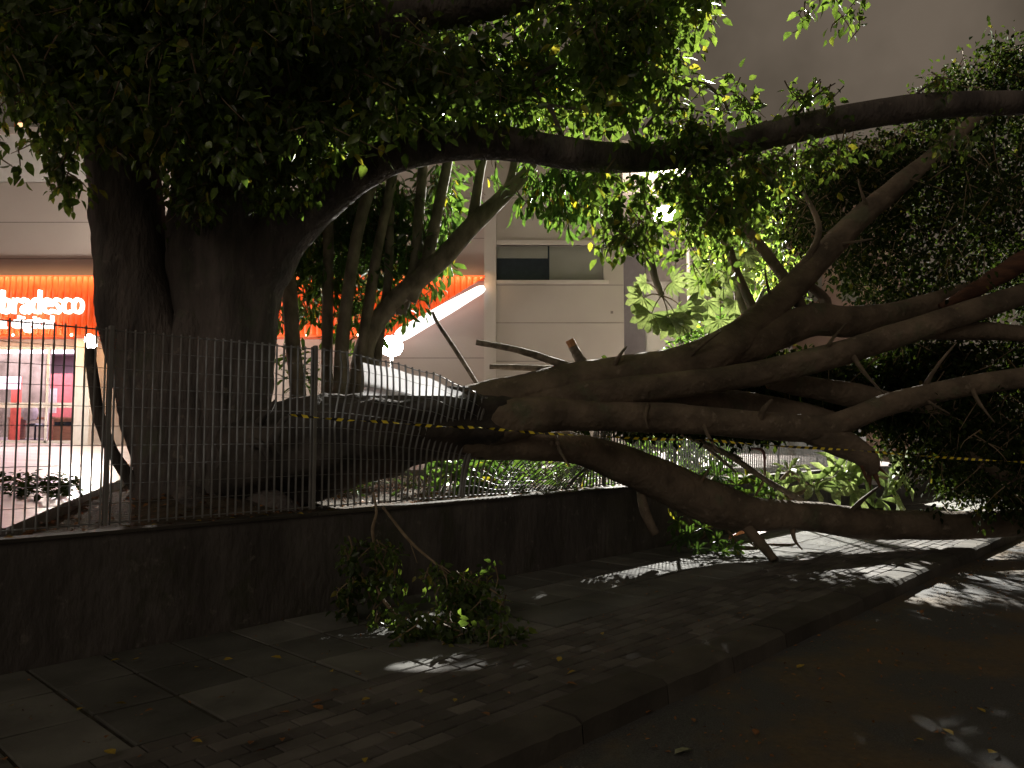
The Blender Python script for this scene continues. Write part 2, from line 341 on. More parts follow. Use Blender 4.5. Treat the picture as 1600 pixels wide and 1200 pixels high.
# ------------------------------------------------------------------ site frame: wall line, kerb line
WA = Vector((-3.48, 5.22, 0)); WU = Vector((.686, .728, 0)).normalized(); WN = Vector((-WU.y, WU.x, 0))  # WN points to the yard
def W(t, d, z): return WA + WU * t + WN * d + Vector((0, 0, z))
WALL_H = .87; SLOPE = .029
def yard_z(x, y):
    d = (Vector((x, y, 0)) - WA).dot(WN); return WALL_H - .03 + SLOPE * max(d, 0)
ROADZ = -.14

# ---- ground, road, pavement, kerb
mb = MB(); mb.add([(-300, -300, -.30), (300, -300, -.30), (300, 300, -.30), (-300, 300, -.30)], [(0, 1, 2, 3)])
tag(mb.build("ground", M["soil"]), kind="structure")
def sheet(mb, t0, t1, d0, d1, z, nt=1, nd=1, zf=None):
    v = []; f = []
    for i in range(nt + 1):
        for j in range(nd + 1):
            q = W(t0 + (t1 - t0) * i / nt, d0 + (d1 - d0) * j / nd, z)
            if zf: q.z += zf(q)
            v.append(tuple(q))
    for i in range(nt):
        for j in range(nd):
            a = i * (nd + 1) + j; f.append((a, a + nd + 1, a + nd + 2, a + 1))
    mb.add(v, f)
mb = MB(); sheet(mb, -30, 60, -30, -3.3, ROADZ, 120, 40, lambda q: .012 * noise.noise(q * .8))
tag(mb.build("road", M["asphalt"], smooth=True), kind="structure")
mb = MB()
sheet(mb, -12, 40, -3.05, .05, -.012)
mb.cur = 1
def tile(t0, t1, d0, d1, jit=.004, bev=.008):
    z = random.uniform(-jit, jit); tx, ty = random.gauss(0, jit * .5), random.gauss(0, jit * .5)
    a = [(t0, d0), (t1, d0), (t1, d1), (t0, d1)]; v = []
    for k, (t, d) in enumerate(a): v.append(tuple(W(t, d, -.03)))
    for k, (t, d) in enumerate(a): v.append(tuple(W(t, d, z + (tx if k in (1, 2) else -tx) - .006)))
    for k, (t, d) in enumerate(a):
        tt = t + (bev if k in (0, 3) else -bev); dd = d + (bev if k in (0, 1) else -bev)
        v.append(tuple(W(tt, dd, z + (tx if k in (1, 2) else -tx))))
    f = [(8, 9, 10, 11)]
    for k in range(4):
        j = (k + 1) % 4; f.append((k, j, 4 + j, 4 + k)); f.append((4 + k, 4 + j, 8 + j, 8 + k))
    mb.add(v, f)
g = .011
for i in range(-12, 60):
    for j in range(3):
        t0 = .22 + .485 * i; d0 = -1.9 + j * .633
        tile(t0 + g, t0 + .485 - g, d0 + g, d0 + .633 - g)
mb.cur = 2
for j in range(9):
    for i in range(-24, 115):
        t0 = .24 * i + (.12 if j % 2 else 0); d0 = -3.03 + j * .1255
        tile(t0 + .005, t0 + .235, d0 + .005, d0 + .1205, .003, .006)
tag(mb.build("pavement", [M["joint"], M["slab"], M["brick"]]), kind="structure")
mb = MB()
for i in range(-14, 46):
    t0 = .9 * i + .3
    prof = [(-3.04, -.3), (-3.04, .012), (-3.07, .02), (-3.30, .012), (-3.345, -.015), (-3.37, -.3)]
    jz = random.gauss(0, .006); v = []; K = 9; n_ = len(prof); f = []
    for k in range(K + 1):
        e = t0 + .008 + .884 * k / K
        for d, z in prof:
            q = W(e, d, z + (jz if z > -.2 else 0)); w = noise.noise(q * 9) * .009 + noise.noise(q * 2.3) * .012
            if z > -.2: q.z -= abs(w) * (1.6 if k in (0, K) else .9); q += WN * w
            v.append(tuple(q))
    for k in range(K): f += [(k * n_ + a, k * n_ + (a + 1) % n_, (k + 1) * n_ + (a + 1) % n_, (k + 1) * n_ + a) for a in range(n_)]
    f += [tuple(reversed(range(n_))), tuple(range(K * n_, (K + 1) * n_))]
    mb.add(v, f)
tag(mb.build("kerb", M["kerb"]), kind="structure")

# ---- yard behind the wall: soil bed and tiled court
mb = MB()
def bed_bump(q):
    d = (q - WA).dot(WN); c = Vector((-3.05, 8.0, 0)); r = (Vector((q.x, q.y, 0)) - c).length
    return SLOPE * max(d, 0) + .05 * noise.noise(q * 1.7) * min(1, max(0, d - .1) * 2) + .16 * math.exp(-(r / .9) ** 2)
sheet(mb, -14, 40, .16, 30, WALL_H - .05, 150, 90, bed_bump)
tag(mb.build("garden_bed", M["soil"], smooth=True), kind="structure")
mb = MB()
poly = [(-3.62, 5.55), (-4.2, 7.4), (-5.0, 10), (-4.6, 11.6), (-1.5, 12.6), (2.5, 14.2), (9, 17), (9, 25), (-24, 25), (-24, -14.5)]
n_ = len(poly); top = [(x, y, yard_z(x, y) + .09) for x, y in poly]; bot = [(x, y, yard_z(x, y) - .3) for x, y in poly]
mb.add(top + bot, [tuple(range(n_))] + [((k + 1) % n_, k, n_ + k, n_ + (k + 1) % n_) for k in range(n_)])
tag(mb.build("courtyard", M["yard"]), kind="structure")

# ---- retaining wall
rw = thing("retaining_wall", "long low dark rendered wall carrying the steel bar fence beside the pavement", "wall", W(0, 0, 0))
mb = MB()
ts = np.linspace(-14, 22, 61); v = []; f = []
for i, t_ in enumerate(ts):
    for d, z in ((0, -.2), (0, .45), (.004, WALL_H - .07), (.012, WALL_H), (.16, WALL_H), (.17, -.2)):
        q = W(t_, d, z); q += WN * .01 * noise.noise(q * 1.3); q.z += .008 * noise.noise(q * 2) if z > .5 else 0; v.append(tuple(q))
for i in range(60):
    for k in range(5): f.append((i * 6 + k, (i + 1) * 6 + k, (i + 1) * 6 + k + 1, i * 6 + k + 1))
mb.add(v, f); mb.build("wall_face", M["retwall"], rw)
mb = MB()
for t0 in np.arange(-14, 22, 1.5):
    mb.obox(W(t0 + .75, .085, WALL_H + .012), WU * .747, WN * .095, (0, 0, .012))
mb.build("coping", M["kerb"], rw)

# ------------------------------------------------------------------ bank building
FY = 19.5
def FX(px, Y=FY): return P(px, 600, Y).x
def FZ(py, Y=FY): return P(800, py, Y).z
BASE = yard_z(FX(60), FY) + .06
ZT = FZ(210); bank = thing("bank_building", "pale cement bank building with orange lit fascia behind the standing trunk", "building", (FX(400), FY, BASE))
XL = -22; X0 = FX(125); XR1 = FX(760); RY = FY - .35   # RY: plane of the block that stands forward
ST = FZ(541)   # storefront head
mb = MB()
mb.box(XL, FY, ST, X0, FY + .25, FZ(285))                      # wall above the storefront
mb.box(X0, FY, BASE - .6, XR1, FY + .25, ZT)              # wall right of the storefront
mb.box(XL, FY + .25, ZT - .35, FX(1100), FY + 9, ZT - .05)        # roof slab
mb.box(XL, FY + 8.75, BASE - .6, FX(1100), FY + 9, ZT - .35)
mb.cur = 1
for py in (348, 405):
    mb.box(XL, FY - .004, FZ(py), X0 + .35, FY + .01, FZ(py) + .022)
for py in (310, 373, 560, 622):
    mb.box(FX(440), FY - .004, FZ(py), XR1 - .002, FY + .01, FZ(py) + .02)
mb.build("wall", [M["cement"], M["jointline"]], bank)
mb = MB(); mb.box(XL, FY - .01, FZ(285) + .02, X0 - .002, FY + .25, ZT); mb.build("white_band", M["white"], bank)
mb = MB(); mb.box(XL, FY - .05, ZT, FX(757), FY + .3, ZT + .18); mb.box(FX(757) + .003, RY - .12, ZT + .01, FX(984), RY + .3, ZT + .19)
mb.build("parapet_cap", M["cement_light"], bank)
mb = MB(); mb.box(FX(757), RY - .07, BASE - .6, FX(775, RY), RY + .6, ZT); mb.build("pilaster", M["cement_light"], bank)
mb = MB(); mb.box(FX(126), FY - .28, BASE - .1, FX(150), FY - .002, ST + .3); mb.build("column", M["white"], bank)
# forward block with its strip window
bx0, bx1 = FX(775, RY) + .002, FX(976, RY)
wx0, wx1, wz0, wz1 = FX(775.5, RY), FX(945, RY), FZ(438, RY), FZ(383, RY)
mb = MB()
mb.box(bx0, RY, BASE - .6, bx1, RY + .2, wz0); mb.box(bx0, RY, wz1, bx1, RY + .2, ZT)
mb.box(wx1, RY, wz0, bx1, RY + .2, wz1)
mb.box(bx1 - .2, RY + .2, BASE - .6, bx1, FY + 7, ZT)
mb.cur = 1
for py in (310, 446, 505, 565): mb.box(bx0 + .002, RY - .004, FZ(py, RY), bx1 - .002, RY + .01, FZ(py, RY) + .018)
mb.box(FX(955, RY), RY - .006, FZ(490, RY), FX(959, RY), RY + .01, FZ(486, RY))
mb.build("forward_wall", [M["cement"], M["jointline"]], bank)
win = MB(); win.box(wx0, RY - .05, wz1, wx1 + .12, RY + .1, wz1 + .11); win.box(wx0, RY - .04, wz0 - .09, wx1 + .12, RY + .1, wz0)
win = win.build("window", M["cement_light"], bank)
xm = FX(858, RY)
mb = MB(); mb.box(wx0, RY + .13, wz0, xm - .02, RY + .15, FZ(402, RY)); mb.build("dark_pane", M["pane_dark"], win)
mb = MB(); mb.box(wx0, RY + .11, FZ(402, RY) + .004, xm - .02, RY + .15, wz1); mb.build("blind_panel", M["pane_grey"], win)
mb = MB(); mb.box(xm + .02, RY + .12, wz0, wx1, RY + .15, wz1); mb.build("grey_pane", M["pane_grey"], win)
mb = MB(); mb.box(xm - .02, RY + .09, wz0, xm + .02, RY + .16, wz1); mb.build("mullion", M["pane_dark"], win)
# set-back wall to the right
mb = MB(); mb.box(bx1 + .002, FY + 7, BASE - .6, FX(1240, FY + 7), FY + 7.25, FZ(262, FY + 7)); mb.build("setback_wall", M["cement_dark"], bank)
mb = MB(); Y_ = FY + 6.9; mb.box(FX(974, Y_), Y_ - .2, BASE - .6, FX(1008, Y_), Y_, FZ(270, Y_)); mb.build("recess_shade_strip", plain("recess_shade_dark", (.05, .045, .045), rough=.9), bank)  # flat dark strip: the shade of the recess put into its colour
mb = MB(); Y_ = FY + 6.9; mb.box(FX(1006, Y_), Y_, FZ(600, Y_), FX(1062, Y_), Y_ + .08, FZ(440, Y_)); mb.build("metal_panel", M["pane_grey"], bank)
# orange corrugated fascia, its right end cut on the slant
fz0, fz1 = FZ(523, FY - .5), FZ(433, FY - .5); Yf = FY - .5
xa, xb0, xb1 = XL, FX(612, Yf), FX(757, Yf)
mb = MB(); pitch = .15; n_ = int((xb1 - xa) / pitch) * 8; v = []; f = []
for i in range(n_ + 1):
    x = xa + (xb1 - xa) * i / n_
    y = Yf - .055 * abs(math.sin(math.pi * i / 8)) ** .7
    zb = fz0 if x <= xb0 else fz0 + (fz1 - fz0) * (x - xb0) / (xb1 - xb0)
    v += [(x, y, zb), (x, y, fz1)]
for i in range(n_): f.append((2 * i, 2 * i + 2, 2 * i + 3, 2 * i + 1))
mb.add(v, f); mb.box(xa, Yf + .02, fz1 + .002, xb1, FY, fz1 + .05); mb.box(xa, Yf + .02, fz0 - .05, xb0, FY, fz0 - .002)
fascia = mb.build("fascia", M["fascia"], bank)
a = P(620, 527, Yf - .02); c = P(757, 449, Yf - .02); dv = (c - a)
mb = MB(); mb.tube([(a, .12), (a + dv * .1, .18), (a + dv * .5, .16), (a + dv * .9, .12), (c, .065)], 12, 5)
mb.build("light_strip", M["neon"], bank, smooth=True)
for px in (-60, 22, 113, 160, 300, 480, 560):
    mb = MB(); x = FX(px, Yf); mb.lathe((x, Yf - .12, fz0 - .045), [(.02, 0), (.028, .02), (.02, .045)], 10); mb.build("downlight", M["spot"], fascia)
# lettering
def letters(name, body, x0, x1, z0, h, Y, depth, off, parent):
    cu = bpy.data.curves.new(name, "FONT"); cu.body = body; cu.extrude = depth; cu.offset = off; cu.bevel_depth = .0
    o = bpy.data.objects.new(name, cu); COL.objects.link(o)
    dg = bpy.context.evaluated_depsgraph_get(); me = bpy.data.meshes.new_from_object(o.evaluated_get(dg)); bpy.data.objects.remove(o)
    co = np.zeros(len(me.vertices) * 3); me.vertices.foreach_get("co", co); co = co.reshape(-1, 3)
    mn, mx_ = co.min(0), co.max(0)
    out = np.zeros_like(co); out[:, 0] = x0 + (co[:, 0] - mn[0]) / (mx_[0] - mn[0]) * (x1 - x0)
    out[:, 2] = z0 + (co[:, 1]) * h; out[:, 1] = Y - co[:, 2]
    me.vertices.foreach_set("co", out.ravel()); me.update(); me.name = name; me.materials.clear(); me.materials.append(M["letter"])
    o = bpy.data.objects.new(name, me); COL.objects.link(o); put(o, parent); return o
Yt = Yf - .13
letters("sign_lettering", "bradesco", FX(-3, Yt), FX(126, Yt), FZ(490, Yt), .86, Yt, .06, .0, fascia)
letters("sign_subtitle", "agência digital", FX(-75, Yt), FX(79, Yt), FZ(513, Yt), .46, Yt, .05, .006, fascia)
# storefront
sf = MB(); z0 = BASE
for px in (-140, -60, 72, 124):
    x = FX(px); sf.box(x - .03, FY + .05, z0, x + .03, FY + .13, ST)
sf.box(XL, FY + .05, z0 - .05, X0, FY + .14, z0 + .1); sf.box(XL, FY + .04, ST - .08, X0, FY + .14, ST)
sf.box(XL, FY + .06, FZ(637), X0, FY + .1, FZ(629))
sfo = sf.build("storefront_frame", M["white"], bank)
mb = MB(); mb.box(XL, FY + .08, z0 + .1, X0, FY + .086, ST - .08); mb.build("storefront_glass", M["glass"], sfo)
mb = MB()
mb.box(XL, FY + .26, z0 - .05, X0 + 1.5, FY + 5.2, z0); mb.box(XL, FY + .26, ST + .25, X0 + 1.5, FY + 5.2, ST + .3)
mb.box(XL, FY + 5, z0, X0 + 1.5, FY + 5.2, ST + .25); mb.box(X0 + 1.3, FY + .26, z0, X0 + 1.5, FY + 5, ST + .25)
mb.build("interior_wall", noise_mat("lobby_lilac", (.42, .33, .38), (.52, .42, .46), scale=.8, rough=.7, bump=.05), bank)
mb = MB(); mb.box(FX(72, FY + 2.5), FY + 2.5, z0, FX(126, FY + 2.5) + .3, FY + 2.6, ST - .5); mb.build("red_panel", plain("red_panel", (.62, .21, .21), rough=.5), bank)
mb = MB(); mb.box(FX(-200, FY + 1.2), FY + 1.2, FZ(608, FY + 1.2), FX(31, FY + 1.2), FY + 1.25, FZ(588, FY + 1.2)); mb.build("lit_band", emit("lobby_sign_light", (1, .8, .9), 1.3), bank)
mb = MB(); mb.box(FX(18, FY + 1.6), FY + 1.6, z0, FX(31, FY + 1.6), FY + 1.7, FZ(588, FY + 1.6)); mb.build("red_post", plain("red_post", (.75, .16, .12)), bank)
mb = MB(); mb.box(FX(-260, FY + 3.6), FY + 3.6, z0, FX(70, FY + 3.6), FY + 3.7, FZ(548, FY + 3.6)); mb.build("olive_partition", noise_mat("partition_olive", (.17, .15, .11), (.36, .33, .26), scale=2.5, rough=.6, bump=.02), bank)
# furniture standing in the lobby
Yd = FY + 1.5
dk = thing("reception_desk", "brown wooden desk inside the bank lobby behind the red panel", "desk", (FX(105, Yd), Yd, z0))
wd = noise_mat("desk_wood", (.25, .13, .08), (.38, .21, .13), scale=3, rough=.5, bump=.05, stretch=(1, 1, 6))
mb = MB(); mb.box(FX(86, Yd), Yd, z0, FX(121, Yd), Yd + .6, z0 + .66); mb.build("cabinet", wd, dk)
mb = MB(); mb.box(FX(84, Yd), Yd - .05, z0 + .664, FX(124, Yd), Yd + .65, z0 + .72); mb.build("desktop", wd, dk)
mb = MB(); mb.box(FX(88, Yd), Yd - .012, z0 + .5, FX(115, Yd), Yd - .002, z0 + .6); mb.build("drawer", M["pane_dark"], dk)
Yd2 = FY + 1.9
dk2 = thing("office_table", "open brown table inside the lobby behind the grey office chair", "table", (FX(40, Yd2), Yd2, z0))
mb = MB(); mb.box(FX(14, Yd2), Yd2, z0 + .68, FX(82, Yd2), Yd2 + .7, z0 + .74); mb.build("tabletop", wd, dk2)
for px in (15, 78):
    mb = MB(); mb.box(FX(px, Yd2), Yd2 + .02, z0, FX(px + 4, Yd2), Yd2 + .68, z0 + .676); mb.build("side_panel", wd, dk2)
Yc = FY + 1.0
ch = thing("office_chair", "grey swivel office chair in front of the lobby table", "chair", (FX(49, Yc), Yc, z0))
gr = plain("chair_grey", (.45, .43, .45), rough=.7)
mb = MB(); cx = FX(49, Yc); mb.tube([((cx, Yc, z0 + .62), .02), ((cx, Yc, z0 + .66), .15), ((cx, Yc, z0 + .85), .19), ((cx, Yc - .02, z0 + 1.0), .15), ((cx, Yc - .02, z0 + 1.03), .02)], 14, 4)
bk = mb.build("backrest", gr, ch, smooth=True)
mb = MB(); mb.lathe((cx, Yc + .25, z0 + .46), [(.05, 0), (.25, .01), (.27, .05), (.2, .09)], 16); mb.build("seat", M["pane_dark"], ch)
mb = MB(); mb.lathe((cx, Yc + .25, z0 + .1), [(.03, 0), (.025, .36)], 8)
for k in range(5):
    an = k * 1.2566 + .3; mb.obox((cx + .14 * math.cos(an), Yc + .25 + .14 * math.sin(an), z0 + .07), (.14 * math.cos(an), .14 * math.sin(an), 0), (-.018 * math.sin(an), .018 * math.cos(an), 0), (0, 0, .02))
mb.build("swivel_base", M["pane_dark"], ch)
Ym = FY + 1.55
mo = thing("monitor", "pale screen standing on the table inside the lobby", "monitor", (FX(61, Ym), Ym + .5, z0 + .74))
mb = MB(); mb.box(FX(53, Ym), Yd2 + .2, z0 + .86, FX(70, Ym), Yd2 + .24, FZ(605, Ym)); mb.build("screen", plain("pale_screen", (.62, .66, .64), rough=.3), mo)
mb = MB(); mb.box(FX(60, Ym), Yd2 + .21, z0 + .742, FX(63, Ym), Yd2 + .23, z0 + .856); mb.box(FX(56, Ym), Yd2 + .15, z0 + .742, FX(67, Ym), Yd2 + .3, z0 + .755); mb.build("stand", M["pane_dark"], mo)
# lobby ceiling light (the lit room seen through the glass)
def area(name, loc, sx, sy, power, color, rot=(0, 0, 0)):
    ld = bpy.data.lights.new(name, "AREA"); ld.shape = "RECTANGLE"; ld.size = sx; ld.size_y = sy; ld.energy = power; ld.color = color
    o = bpy.data.objects.new(name, ld); COL.objects.link(o); o.location = loc; o.rotation_euler = rot; return o
area("lobby_light", (FX(20), FY + 2.2, ST + .2), 6, 3, 420, (1.0, .80, .95))
# light strips along the top and foot of the fascia
area("fascia_top_strip", ((XL + xb1) / 2, Yf - .2, fz1 + .02), xb1 - XL, .04, 130, (1, .62, .3), Vector((0, .55, -.83)).to_track_quat("-Z", "Y").to_euler())
area("fascia_foot_strip", ((XL + xb0) / 2, Yf - .16, fz0 - .04), xb0 - XL, .04, 45, (1, .55, .3), Vector((0, .5, .86)).to_track_quat("-Z", "Y").to_euler())
area("door_spill_fill", (FX(40), Yf - .1, fz0 - .07), 9, .12, 110, (1, .58, .26))  # added area light standing in for warm spill from the lobby
# small orange lit sign on the roof edge
rs = MB(); Yr = FY + .1; rs.box(FX(4, Yr), Yr, ZT + .185, FX(21, Yr), Yr + .12, FZ(190, Yr))
rs = rs.build("roof_sign", plain("sign_case", (.5, .12, .03)), None); tag(rs, "small glowing orange box light on the roof edge at far left", "lamp")
mb = MB(); mb.box(FX(8, Yr), Yr - .012, ZT + .21, FX(18, Yr), Yr - .002, FZ(192, Yr)); mb.build("lit_face", emit("orange_light", (1, .6, .3), 1.6), rs)

# ---- pink building farther right
hb = thing("pink_building", "pinkish rendered building glimpsed through the leaves at right", "building", (11, 30, 1))
Yp = 30
mb = MB(); mb.box(FX(1168, Yp), Yp, .5, FX(1200, Yp), Yp + 6, FZ(278, Yp)); mb.build("side_wall", M["cement_light"], hb)
mb = MB(); mb.box(FX(1200, Yp) + .002, Yp - .3, .5, FX(1238, Yp), Yp + 6, FZ(268, Yp)); mb.build("corner_wall", noise_mat("salmon_render", (.50, .27, .18), (.58, .33, .22), scale=1, rough=.9, bump=.1), hb)
mb = MB(); mb.box(FX(1238, Yp) + .002, Yp, .5, FX(1420, Yp), Yp + 6, FZ(292, Yp)); mb.build("front_wall", M["pink"], hb)
mb = MB(); mb.box(FX(1180, Yp), Yp - .5, FZ(272, Yp), FX(1425, Yp), Yp + 6.2, FZ(272, Yp) + .2); mb.build("roof", M["cement_dark"], hb)
for px in (1262, 1318):
    mb = MB(); mb.box(FX(px, Yp), Yp - .04, FZ(470, Yp), FX(px + 26, Yp), Yp - .002, FZ(430, Yp)); mb.build("window", M["pane_grey"], hb)

# ------------------------------------------------------------------ lamps
def point(name, loc, power, color=(1, .97, .9), r=.06):
    ld = bpy.data.lights.new(name, "POINT"); ld.energy = power; ld.color = color; ld.shadow_soft_size = r
    o = bpy.data.objects.new(name, ld); COL.objects.link(o); o.location = loc; return o
# globe lamp on a post in the yard
la = P(612, 542, 12.4); gz = yard_z(la.x, la.y)
lt = thing("post_lamp", "glaring white globe lamp on a thin post behind the bent fence", "lamp", (la.x, la.y, gz))
mb = MB(); mb.lathe((la.x, la.y, gz), [(.07, 0), (.07, .05), (.03, .1), (.026, la.z - gz - .14), (.06, la.z - gz - .12)], 12); mb.build("post", M["white"], lt)
mb = MB(); mb.lathe(la, [(.05, -.15), (.135, -.115), (.18, -.03), (.185, .02), (.155, .11), (.08, .17), (.012, .185)], 20); mb.build("globe", M["lamp"], lt, smooth=True)
point("post_lamp_light", la, 5600, (1, .93, .84), r=.14)
# floodlight under the left end of the fascia
lb = P(143, 531, FY - 1.7)
fb = thing("wall_floodlight", "small glaring white floodlight under the end of the orange fascia", "lamp", lb)
mb = MB(); mb.box(lb.x - .13, lb.y - .02, lb.z - .07, lb.x + .13, lb.y + .1, lb.z + .1); mb.box(lb.x - .02, lb.y + .1, lb.z - .02, lb.x + .02, FY - .281, lb.z + .02); mb.build("housing", M["post"], fb)
mb = MB(); mb.tube([((lb.x - .07, lb.y - .05, lb.z + .07), .07), ((lb.x, lb.y - .07, lb.z), .12), ((lb.x + .07, lb.y - .07, lb.z - .18), .1)], 10, 4); mb.build("bulb", M["lamp"], fb, smooth=True)
point("wall_floodlight_light", lb + Vector((.05, -.16, -.05)), 2700, (1, .91, .8), r=.1)
# tall flood lamp behind the hanging leaves
lc = P(1038, 335, 23.6); px_ = P(1078, 540, 23.7); gz = yard_z(px_.x, px_.y)
ft = thing("flood_lamp", "tall pole lamp shining white through the hanging leaves", "lamp", (px_.x, px_.y, gz))
mb = MB(); mb.lathe((px_.x, px_.y, gz), [(.13, 0), (.13, .04), (.08, .08), (.06, lc.z - gz + .15), (.02, lc.z - gz + .2)], 14); mb.build("pole", M["white"], ft)
mb = MB(); mb.tube([((px_.x, px_.y, lc.z + .1), .03), ((px_.x - .4, px_.y - .05, lc.z + .18), .025), ((lc.x + .1, lc.y + .03, lc.z + .12), .025)], 8, 4); mb.build("arm", M["post"], ft)
mb = MB(); mb.obox(lc + Vector((0, .06, .03)), (.36, 0, 0), (0, .12, 0), (0, .04, .27)); mb.build("housing", M["post"], ft)
mb = MB(); mb.obox(lc + Vector((0, -.09, 0)), (.32, 0, 0), (0, .008, 0), (0, .03, .24)); mb.build("lens", M["lamp"], ft)
ld = bpy.data.lights.new("flood_lamp_light", "SPOT"); ld.energy = 52000; ld.color = (1, .97, .88); ld.spot_size = math.radians(112); ld.spot_blend = .5; ld.shadow_soft_size = .12
o = bpy.data.objects.new("flood_lamp_light", ld); COL.objects.link(o); o.location = lc + Vector((0, -.2, 0)); o.rotation_euler = Vector((-.12, -.8, -.59)).to_track_quat("-Z", "Y").to_euler()

# ------------------------------------------------------------------ bar fence on the wall
FD = .085; FH = 1.55
def interp(x, pts):
    for (a, ya), (b_, yb) in zip(pts, pts[1:]):
        if x <= b_:
            k = max(0, min(1, (x - a) / (b_ - a))); k = k * k * (3 - 2 * k); return ya + (yb - ya) * k
    return pts[-1][1]
BH = [(2.7, FH), (3.3, 1.48), (3.7, 1.40), (4.1, 1.27), (4.5, 1.1), (4.9, .55), (5.6, .38), (6.3, .42), (6.6, 1.2), (6.9, 1.5), (7.2, FH)]
LEAN = [(2.6, 0), (3.2, .05), (4.0, .18), (4.5, .26), (4.9, .42), (5.6, .62), (6.3, .5), (6.8, .1), (7.1, 0)]
OUT = [(2.6, 0), (3.3, -.02), (4.2, -.1), (4.9, -.2), (5.6, -.1), (6.4, -.06), (7, 0)]
def fpt(t, s):
    h = interp(t, BH) if t > 2.7 else FH
    le, ou = (interp(t, LEAN), interp(t, OUT)) if 2.6 < t < 7.1 else (0, 0)
    w = 1.0 if 2.7 < t < 4.7 else 0
    kink = w * .042 * math.sin(s * 9 + t * 2.2) * (s > .35)
    return W(t + le * s ** 1.2 + kink, FD + ou * s * s + kink * .8 + w * .05 * math.sin(s * 6) * s, WALL_H + .025 + .03 * (1 - s) + (h - .03) * s)
def fence(name, label, t0, t1, posts, skew=0):
    root = thing(name, label, "fence", W(t0, FD, WALL_H))
    edges = [t0] + [p for p in posts if t0 < p < t1] + [t1]
    for a, b_ in zip(edges, edges[1:]):
        mb = MB(); n_ = max(1, int(round((b_ - a) / .071)))
        for i in range(n_):
            t = a + (b_ - a) * (i + .5) / n_
            straight = not (2.6 < t < 7.1); K = 1 if straight else 10
            v = []; f = []
            for k in range(K + 1):
                s = k / K; q = fpt(t, s)
                for du, dn in ((-.0032, -.0125), (.0032, -.0125), (.0032, .0125), (-.0032, .0125)): v.append(tuple(q + WU * du + WN * dn))
            for k in range(K):
                for j in range(4): f.append((4 * k + j, 4 * k + (j + 1) % 4, 4 * k + 4 + (j + 1) % 4, 4 * k + 4 + j))
            f += [(3, 2, 1, 0), (4 * K, 4 * K + 1, 4 * K + 2, 4 * K + 3)]; mb.add(v, f)
        R = 11
        for r_ in range(R):
            s = .012 + .975 * r_ / (R - 1); nn = max(2, int((b_ - a) / .1))
            rad = .006 if r_ in (0, R - 1) else .0026
            mb.tube([(fpt(a + (b_ - a) * k / nn, s), rad) for k in range(nn + 1)], 5, 1, endcap=False)
        mb.build("bar_panel", M["metal"], root)
    for p in posts:
        mb = MB(); K = 8 if 2.6 < p < 7.1 else 1; v = []; f = []
        for k in range(K + 1):
            q = fpt(p, k / K * 1.01)
            for du, dn in ((-.014, -.022), (.014, -.022), (.014, .022), (-.014, .022)): v.append(tuple(q + WU * du + WN * (dn - .0)))
        for k in range(K):
            for j in range(4): f.append((4 * k + j, 4 * k + (j + 1) % 4, 4 * k + 4 + (j + 1) % 4, 4 * k + 4 + j))
        f += [(3, 2, 1, 0), (4 * K, 4 * K + 1, 4 * K + 2, 4 * K + 3)]; mb.add(v, f); mb.build("post", M["post"], root)
    return root
fence("bar_fence", "upright grey steel bar fence on the wall before the standing trunk", -6.6, 2.54, [-6.5, -4.7, -2.9, -1.1, .72, 2.5])
fence("bent_bar_fence", "buckled steel bar fence crushed down under the fallen trunk", 2.56, 6.9, [4.36, 6.18])
fence("bar_fence", "straight dark bar fence on the wall beyond the fallen trunk", 6.92, 17, [6.95, 8.75, 10.55, 12.35, 14.15])
# white sheet stretched behind the bent fence
mb = MB(); v = []; f = []; nt_, ns_ = 26, 12
for i in range(nt_ + 1):
    t = 3.05 + 1.6 * i / nt_
    for j in range(ns_ + 1):
        s0_ = min(.9, (EYE + 66 / F * (WA + WU * t).y - .895) / interp(t, BH)); s = s0_ + (.965 - s0_) * j / ns_; q = fpt(t, s); q += WN * (.12 + .03 * noise.noise(Vector((t * 3, s * 3, 0)))); v.append(tuple(q))
for i in range(nt_):
    for j in range(ns_): a = i * (ns_ + 1) + j; f.append((a, a + ns_ + 1, a + ns_ + 2, a + 1))
mb.add(v, f); tag(mb.build("white_sheet", M["sheet"], smooth=True), "bright white sheet stretched behind the buckled bars under the globe lamp", "sheet")
# ---- warning tape
tp = [P(445, 647, 6.75), P(600, 659, 6.95), P(750, 668, 7.2), P(930, 681, 7.55), P(1100, 687, 7.9), P(1330, 703, 8.4), P(1600, 722, 9.0), P(1720, 728, 9.3)]
v = []; f = []; al = []; tot = 0; n_ = 70; prev = None; K = 0
for i in range(len(tp) - 1):
    for k in range(n_):
        q = tp[i].lerp(tp[i + 1], k / n_); q.z -= .012 * math.sin(math.pi * k / n_)
        if prev is not None: tot += (q - prev).length
        prev = q.copy(); an = tot * (9 if tot < 2.4 else 3.2) + .5 * math.sin(tot * 3)
        w = .0065 + .0045 * abs(math.sin(an)); up = Vector((.0, -math.cos(an), math.sin(an)))
        for s_ in (-1, 0, 1):
            v.append(tuple(q + up * w * s_ * 1.25)); al.append(tot / .1 + s_ * .1)
        K += 1
for i in range(K - 1): f += [(3 * i, 3 * i + 3, 3 * i + 4, 3 * i + 1), (3 * i + 1, 3 * i + 4, 3 * i + 5, 3 * i + 2)]
mb = MB(); mb.add(v, f); tpo = mb.build("warning_tape", M["tape"])
at = tpo.data.attributes.new("along", "FLOAT", "POINT"); at.data.foreach_set("value", al)
tag(tpo, "thin yellow and black warning tape stretched across the fallen trunks", "tape")

# ------------------------------------------------------------------ trees
def L(*q):
    """(px, py, distance, half width in photo pixels) -> (point, radius)"""
    return [(P(x, y, Y), r * Y / F) for x, y, Y, r in q]
